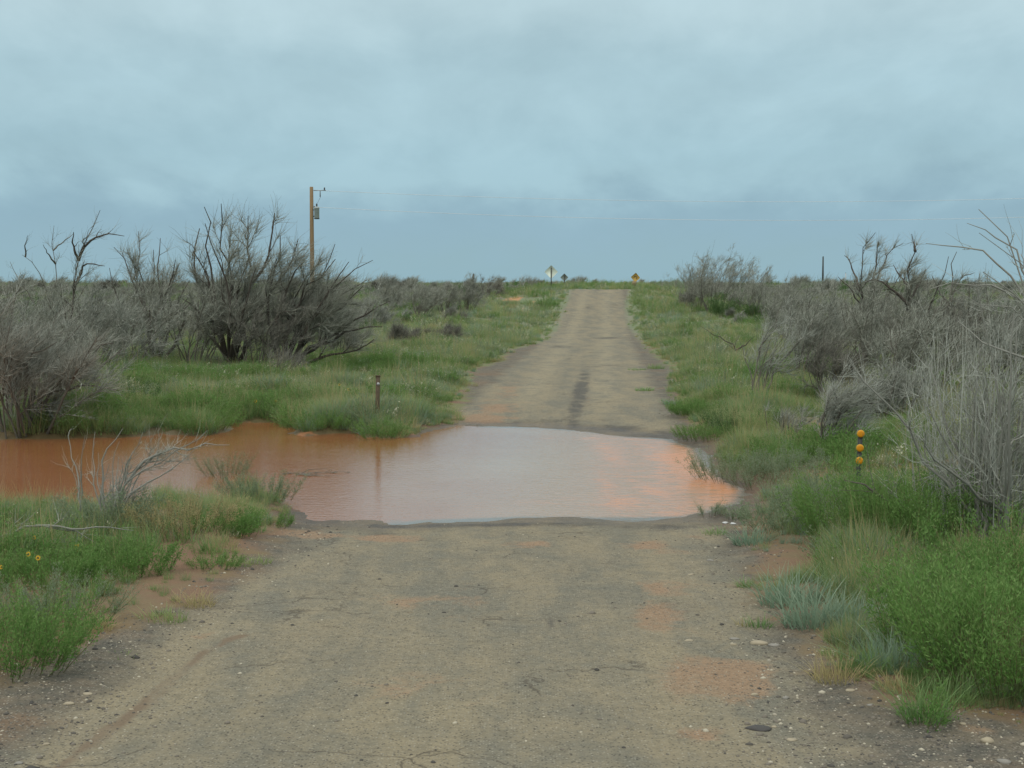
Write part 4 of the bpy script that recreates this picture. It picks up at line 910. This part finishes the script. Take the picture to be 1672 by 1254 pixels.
ST = [('large flat cream stone on the right gravel', (1240, 1051), 15, 7, M_STONE), ('flat grey stone right of the large cream stone', (1264, 1056), 10, 5, M_STONE_G), ('small grey stone left of the large cream stone', (1200, 1044), 8, 4, M_STONE_G),
      ('small cream stone below left of the large cream stone', (1197, 1053), 6, 3.5, M_STONE), ('rounded pale stone in the lower right corner', (1612, 1214), 13, 10, M_STONE), ('pale lump at the bottom right frame edge', (1640, 1246), 12, 8, M_STONE_G),
      ('pale oval stone on the left gravel near the crack', (112, 1152), 9, 5, M_STONE), ('thin white sliver of stone above the oval stone at left', (143, 1135), 9, 2.0, M_STONE), ('pale stone at the bottom left of the gravel', (30, 1250), 7, 5, M_STONE_G),
      ('small pale stone on the silt at lower right', (1232, 1137), 7, 4.5, M_STONE), ('small pale stone right of its twin on the lower right silt', (1283, 1143), 6, 5, M_STONE_G), ('long thin pale stone in the lower right gravel', (1292, 1210), 10, 3.5, M_STONE),
      ('thin flat stone on the right silt edge near the road', (1125, 1047), 8, 2.2, M_STONE), ('flat pale stone left of the right gravel', (1128, 939), 6, 2, M_STONE), ('pale stone at the dry tuft in the right verge', (1388, 1128), 10, 3.5, M_STONE),
      ('grey stone at the right verge under the blue grass', (1420, 1153), 6, 3, M_STONE_G), ('small white stone near the bottom centre left', (75, 1216), 6, 4, M_STONE), ('small pale stone just right of the gravel crack', (214, 1161), 5, 3.5, M_STONE),
      ('flat brown grey lump of rubble in the lower right gravel', (1238, 1190), 22, 4.5, M_TAR), ('pale pebble beside the rubble strip', (1264, 1188), 5, 4, M_STONE), ('white stone near the small leafy weed at lower right', (1572, 1184), 6, 5, M_STONE),
      ('small grey stone on the road near the right gravel', (1160, 916), 6, 3.5, M_STONE_G), ('dark clod on the road near the centre', (745, 958), 3.5, 3, M_TAR), ('dark clod below the centre of the road', (725, 1001), 3.5, 2.2, M_TAR), ('dark clod low on the road', (632, 1150), 3.5, 3, M_TAR),
      ('brown rock on the crest left of the yellow sign', (1020, 467), 5, 6, M_STONE_G)]
for i, (lab, b_, rx, ry, mat) in enumerate(ST):
    g = ground_at(*b_); rg = np.random.RandomState(700 + i); k = g[1] / FPX
    V, F = pebble(rg, rx * k, rx * k * .75, max(ry * k * .62, .006))
    o = mesh_np('rock' if 'rock' in lab else 'stone', V, F, mat, None, False); o.location = (g[0], g[1], g[2] + ry * k * .15); o.rotation_euler = (0, 0, rg.uniform(-.4, .4)); tag(o, lab, 'stone', 'stones on the gravel')
def build_gravel():
    rg = np.random.RandomState(8); N = 42000
    y = np.exp(rg.uniform(math.log(7.5), math.log(34), N)); x = rg.uniform(-1, 1, N) * (.36 * y + .5); u = np.abs(x - rc(y) + .05)
    sb = sdf(BARE, x, y); sw = sdf(WATER, x, y)
    keep = (sb < .35) & (sw > .15) & (rg.rand(N) < sstep(1.7, 2.6, u + fbm(x, y, 4) * 1.2) * .85 + .05) ; x = x[keep]; y = y[keep]; n = len(x); z = gz(x, y)
    s = np.exp(rg.randn(n) * .42) * .0085
    base, F = pebble(rg, 1, 1, .6, 1)
    nv = len(base); ang = rg.uniform(0, 6.28, n); c, s_ = np.cos(ang), np.sin(ang); st = rg.uniform(.55, 1, n)
    V = np.repeat(base[None], n, 0) * s[:, None, None]; V[:, :, 1] *= st[:, None]
    V = np.stack([V[:, :, 0] * c[:, None] - V[:, :, 1] * s_[:, None] + x[:, None], V[:, :, 0] * s_[:, None] + V[:, :, 1] * c[:, None] + y[:, None], V[:, :, 2] + z[:, None]], 2)
    FF = (F[None] + (np.arange(n) * nv)[:, None, None]).reshape(-1, 3)
    b = NB('mixed_gravel'); a = b.attr('rnd')
    c_ = b.mix(b.ramp(a, .0, .5), (.075, .07, .062), (.19, .165, .13)); c_ = b.mix(b.ramp(a, .80, .93), c_, (.46, .41, .31)); m = b.done(c_, .9)
    o = mesh_np('gravel', V.reshape(-1, 3), FF, m, None, False, {'rnd': np.repeat(rg.rand(n), nv)}); tag(o, 'loose grey and cream gravel on the road shoulders', None, None, 'stuff')
build_gravel()

# ------------------------------------------------------------------ made things
def box_mesh(w, d, h, c=(0, 0, 0)):
    V = np.array([[x, y, z] for x in (-w / 2, w / 2) for y in (-d / 2, d / 2) for z in (-h / 2, h / 2)]) + np.array(c)
    F = np.array([[0, 1, 3, 2], [4, 6, 7, 5], [0, 4, 5, 1], [2, 3, 7, 6], [0, 2, 6, 4], [1, 5, 7, 3]]); return V, F
def rings(prof, k=16, c=(0, 0, 0), axis='z'):
    a = np.arange(k) * 2 * math.pi / k; V = []
    for r, h in prof: V.append(np.stack([r * np.cos(a), r * np.sin(a), np.full(k, h)], 1))
    V = np.concatenate(V); S = len(prof); i = np.arange(S * k).reshape(S, k)
    F = np.stack([i[:-1], np.roll(i[:-1], -1, 1), np.roll(i[1:], -1, 1), i[1:]], -1).reshape(-1, 4)
    n = len(V); V = np.concatenate([V, [[0, 0, prof[0][1]], [0, 0, prof[-1][1]]]])
    T = np.concatenate([np.stack([np.roll(i[0], -1), i[0], np.full(k, n)], 1), np.stack([i[-1], np.roll(i[-1], -1), np.full(k, n + 1)], 1)])
    if axis == 'y': V = np.stack([V[:, 0], -V[:, 2], V[:, 1]], 1)
    if axis == 'x': V = np.stack([V[:, 2], V[:, 1], -V[:, 0]], 1)
    return V + np.array(c), [F, T]
def part(name, VF, mat, parent, smooth=False, rot=None, loc=None):
    V, F = VF; o = mesh_np(name, V, F, mat, parent, smooth, {'rnd': np.full(len(V), .5)})
    if rot: o.rotation_euler = rot
    if loc is not None: o.location = tuple(loc)
    return o

bw = NB('weathered_pole_wood'); gcol = bw.mix(bw.noise(6, 5, .65, vec=bw.mapv((3, 3, .25))), (.20, .125, .065), (.36, .25, .14))
M_POLE = bw.done(gcol, .9, bw.bump(bw.noise(30, 4, vec=bw.mapv((3, 3, .12))), .4, .02))
M_POST = plain_mat('brown_weathered_post', (.115, .085, .05), (.075, .055, .035), .9, 20)
M_STEEL = plain_mat('galvanised_steel', (.45, .46, .45), (.34, .35, .34), .45, 8, .6)
M_STEEL_D = plain_mat('dark_steel', (.055, .06, .05), (.035, .038, .032), .6, 8)
M_TANK = plain_mat('transformer_grey_paint', (.46, .50, .48), (.34, .38, .36), .5, 6)
M_PORC = plain_mat('brown_porcelain', (.06, .04, .03), (.04, .03, .02), .25)
M_AMBER = plain_mat('amber_reflector', (.80, .33, .01), (.60, .22, .005), .5, 90)
M_AMBER_R = plain_mat('amber_reflector_rim', (.70, .42, .03), (.5, .28, .02), .5)
M_PALE_SIGN = plain_mat('bare_aluminium_sign_back', (.78, .84, .70), (.68, .74, .62), .45, 4)
M_DARK_SIGN = plain_mat('dull_sign_back', (.24, .27, .23), (.17, .19, .16), .6, 4)
M_YEL_SIGN = plain_mat('weathered_yellow_sign', (.56, .34, .06), (.36, .24, .06), .6, 6)
M_TAN_SIGN = plain_mat('faded_tan_plate', (.34, .25, .13), (.24, .18, .10), .7, 6)
M_WHITE = plain_mat('white_scrap', (.60, .60, .58), (.45, .45, .43), .6)
M_WIRE = plain_mat('aluminium_wire', (.75, .78, .78), (.65, .68, .68), .35, 3, .0)

# utility pole
PY = 84.0
pt = at(508.5, 305, PY); pb_z = float(gz(pt[0], PY)); H_ = pt[2] - pb_z
root = empty('utility_pole', (pt[0], PY, pb_z), 'wooden utility pole with a grey transformer can, rising behind the bare saltcedars', 'utility pole')
part('pole', rings([(.135, -.3), (.128, H_ * .3), (.115, H_ * .7), (.10, H_ - .02), (.08, H_)], 14), M_POLE, root, True)
zt = at(508, 348, PY)[2] - pb_z
tk = part('transformer', rings([(.12, -.32), (.145, -.30), (.145, .26), (.16, .27), (.16, .31), (.13, .35), (.03, .37)], 18, (0, 0, 0)), M_TANK, root, True, None, (.30, -.06, zt))
part('bushing', rings([(.03, .34), (.055, .37), (.03, .40), (.055, .43), (.03, .46), (.055, .49), (.02, .54)], 10), M_PORC, tk, True)
part('drain_rim', rings([(.149, -.34), (.155, -.31), (.149, -.28)], 16), M_STEEL_D, tk)
for dz in (.18, -.18): part('mounting_bracket', box_mesh(.20, .05, .05, (.12, -.05, zt + dz)), M_STEEL_D, root)
zc = at(508, 311, PY)[2] - pb_z
part('standoff_arm', box_mesh(.70, .045, .045, (.47, -.02, zc)), M_STEEL, root)
part('insulator', rings([(.025, 0), (.05, .03), (.025, .07), (.05, .10), (.02, .15)], 10, (.74, -.02, zc + .02)), M_PORC, root, True)
part('cutout_fuse', rings([(.02, -.35), (.03, -.3), (.02, 0)], 8, (.5, -.06, zc - .03)), M_PORC, root, True)
st = resample([[.5, -.06, zc - .38], [.52, -.07, zt + .9], [.36, -.06, zt + .6], [.30, -.06, zt + .52]], 10)[None]
t_ = tubes(rs, st, np.full((1, 11), .008), 5); part('jumper_wire', (t_[0], t_[1]), M_STEEL_D, root)
tz = at(508, 338, PY)[2] - pb_z
part('spool_insulator', rings([(.03, -.05), (.045, -.03), (.025, 0), (.045, .03), (.03, .05)], 10, (.17, -.05, tz)), M_PORC, root, True)
# wires off to the right
for lab, a0, ymid, yend in (('upper pale overhead wire running right from the pole top', at(520, 311, PY), 330, 316), ('lower pale overhead wire running right from beside the transformer', at(512, 338, PY), 360, 346)):
    e = at(1900, yend, 92); m = at(1060, ymid, 88) 
    tt = np.linspace(0, 1, 41)[:, None]; s = tt.ravel()
    ln = a0 * (1 - tt) + e * tt; sag = (a0 + (e - a0) * .42)[2] - m[2]
    ln[:, 2] -= 4 * s * (1 - s) * sag
    o_ = a0.copy(); t_ = tubes(rs, (ln - o_)[None], np.full((1, 41), .011), 6)
    w = mesh_np('overhead_wire', t_[0], t_[1], M_WIRE, None, True); w.location = tuple(o_); tag(w, lab, 'wire', 'overhead wires')
# far poles
for (a, top, Yp, lab) in ((1344, 420, 190, 'thin dark far pole standing alone above the right scrub'), (1381, 446, 320, 'faint distant pole right of the thin dark far pole'), (773, 449, 135, 'short thin far post above the grey brush left of the crest')):
    p = at(a, top, Yp); zb = float(gz(p[0], Yp)); hh = p[2] - zb
    r0 = empty('far_pole', (p[0], Yp, zb), lab, 'pole')
    part('pole', rings([(.13, -.3), (.12, hh * .5), (.09, hh)], 10), M_STEEL_D if Yp < 300 else M_STEEL, r0, True)
    part('cap', rings([(.05, hh), (.08, hh + .04), (.03, hh + .14)], 8), M_PORC, r0, True)

# brown marker post at the ford
g = ground_at(616, 692); 
hp = at(618, 614, g[1])[2] - g[2]
root = empty('marker_post', tuple(g), 'brown marker post with a small pale reflector at the far water edge', 'post')
V, F = box_mesh(.085, .035, hp + .3, (0, 0, hp / 2 - .15))
part('post', (V, F), M_POST, root); part('cap', box_mesh(.098, .048, .03, (0, 0, hp)), M_POST, root)
rf = part('reflector', rings([(.030, 0), (.033, .006), (.030, .012)], 14, (.01, -.018, hp - .16), 'y'), M_STEEL, root)
for dz in (.32, .46): part('bolt', rings([(.008, 0), (.007, .01)], 6, (0, -.018, hp - dz), 'y'), M_STEEL_D, root)
root.rotation_euler = (0, R(1.2), 0)

# yellow reflector delineator on the right
g = ground_at(1398, 842)
root = empty('delineator_post', tuple(g), 'dark metal delineator with three amber round reflectors among the green weeds', 'post')
top = at(1405.5, 701, g[1]) - g; hp = top[2]; tilt = math.atan2(top[0], hp)
V1, F1 = box_mesh(.012, .030, hp + .3, (-.022, .012, hp / 2 - .15)); V2, F2 = box_mesh(.012, .030, hp + .3, (.022, .012, hp / 2 - .15)); V3, F3 = box_mesh(.056, .008, hp + .3, (0, 0, hp / 2 - .15))
part('post', (np.concatenate([V1, V2, V3]), np.concatenate([F1, F2 + 8, F3 + 16])), M_STEEL_D, root)
for pyy in (707.8, 731.2, 751.8):
    zz = (at(1404, pyy, g[1]) - g)[2]
    rr = part('reflector', rings([(.038, 0), (.046, .004), (.046, .014), (.041, .018)], 24, (0, -.006, zz), 'y'), M_AMBER_R, root)
    part('lens', rings([(.0405, .0185), (.038, .021), (.018, .0225), (.002, .0225)], 24, (0, -.006, zz), 'y'), M_AMBER, rr)
for z0 in np.arange(.15, hp - .05, .12): pass
root.rotation_euler = (0, tilt, R(-6))

def diamond(s, th=.01, r=.12):
    """square plate with clipped corners standing on one corner"""
    h = s / math.sqrt(2); q = h * r
    pts = []
    for k in range(4):
        a = math.pi / 2 * k
        for dt in (-q, 0, q):
            v = np.array([h - abs(dt) * 1.0 - (q * .25 if dt == 0 else 0), dt]); c, s_ = math.cos(a), math.sin(a)
            pts.append([v[0] * c - v[1] * s_, v[0] * s_ + v[1] * c])
    pts = np.array(pts); n = len(pts)
    V = np.concatenate([np.c_[pts[:, 0], np.full(n, -th / 2), pts[:, 1]], np.c_[pts[:, 0], np.full(n, th / 2), pts[:, 1]]])
    F = [np.array([list(range(n))]), np.array([list(range(2 * n - 1, n - 1, -1))]), np.array([[i, (i + 1) % n, n + (i + 1) % n, n + i] for i in range(n)])]
    return V, F
# sign seen from behind
def sign_back(a, ctr, base_py, Yp, size, mat, lab, pw, topy):
    p = at(a, ctr, Yp); zb = float(gz(p[0], Yp)); r0 = empty('road_sign', (p[0], Yp, zb), lab, 'road sign')
    hc = p[2] - zb; ht = at(a, topy, Yp)[2] - zb
    part('sign_panel', diamond(size), mat, r0, False, None, (0, .04, hc)); part('post', box_mesh(pw, .04, ht + .4, (0, 0, ht / 2 - .2)), M_STEEL_D, r0)
    for dz in (.2, -.2): part('bolt', rings([(.02, 0), (.015, .02)], 6, (0, -.02, hc + dz), 'y'), M_STEEL, r0)
sign_back(900, 444, 467, 131, .86, M_PALE_SIGN, 'pale diamond sign seen from behind on a dark post, left of the crest', .09, 437)
sign_back(921.5, 453, 466, 150, .58, M_DARK_SIGN, 'small dull diamond sign right of the pale one', .10, 448)
# yellow sign right of crest
Yp = 129; p = at(1036, 453, Yp); zb = float(gz(p[0], Yp)); hc = p[2] - zb
r0 = empty('warning_sign', (p[0], Yp, zb), 'battered yellow diamond warning sign with a tan plate below, right of the crest', 'road sign')
part('post', box_mesh(.07, .04, hc + .5, (0, .03, hc / 2 - .25)), M_STEEL_D, r0)
dp = part('sign_panel', diamond(.60), M_YEL_SIGN, r0, False, None, (0.0, 0, hc))
arc = [[.13 * math.cos(t), -.02, .13 * math.sin(t) - .03] for t in np.linspace(R(200), R(-60), 14)]
a_ = np.array(arc)[None]; t_ = tubes(rs, a_, np.full((1, 14), .03), 6); t_[0][:, 1] = -.012 + (t_[0][:, 1] + .02) * .15
part('curved_arrow', (t_[0], t_[1]), M_STEEL_D, dp)
part('advisory_plate', box_mesh(.36, .012, .40, (0, 0, 0)), M_TAN_SIGN, r0, False, (0, R(12), 0), (-.09, -.01, hc - .52))
r0.rotation_euler = (0, R(5), R(8))

# scraps
for lab, b_, pts, r in (('white plastic strip caught in the foot of the arching dead shrub', (165, 800), [[0, 0, -.06], [.012, 0, 0], [.02, 0, .05]], .008), ('white strip standing in the weeds below the arching dead shrub', (117, 848), [[-.02, 0, .05], [0, 0, 0], [.03, .0, -.05]], .007)):
    c = at(b_[0], b_[1], 17.6); q = resample(pts, 4)[None]
    V, F, _ = tubes(np.random.RandomState(3), q, np.array([[.4, 1, .8, 1, .3]]) * r, 5)
    o = mesh_np('plastic_scrap', V, F, M_WHITE, None, True); o.location = tuple(c); tag(o, lab, 'litter')
for i, (a, b_, lab) in enumerate(((1184, 855, 'small heap of white foam at the right water corner'), (1197, 857, 'white foam tuft right of the small foam heap'))):
    g = ground_at(a, b_); V, F = pebble(np.random.RandomState(i), .035, .03, .014); o = mesh_np('foam_lump', V, F, M_WHITE, None, True); o.location = tuple(g + [0, 0, .01]); tag(o, lab, 'foam')
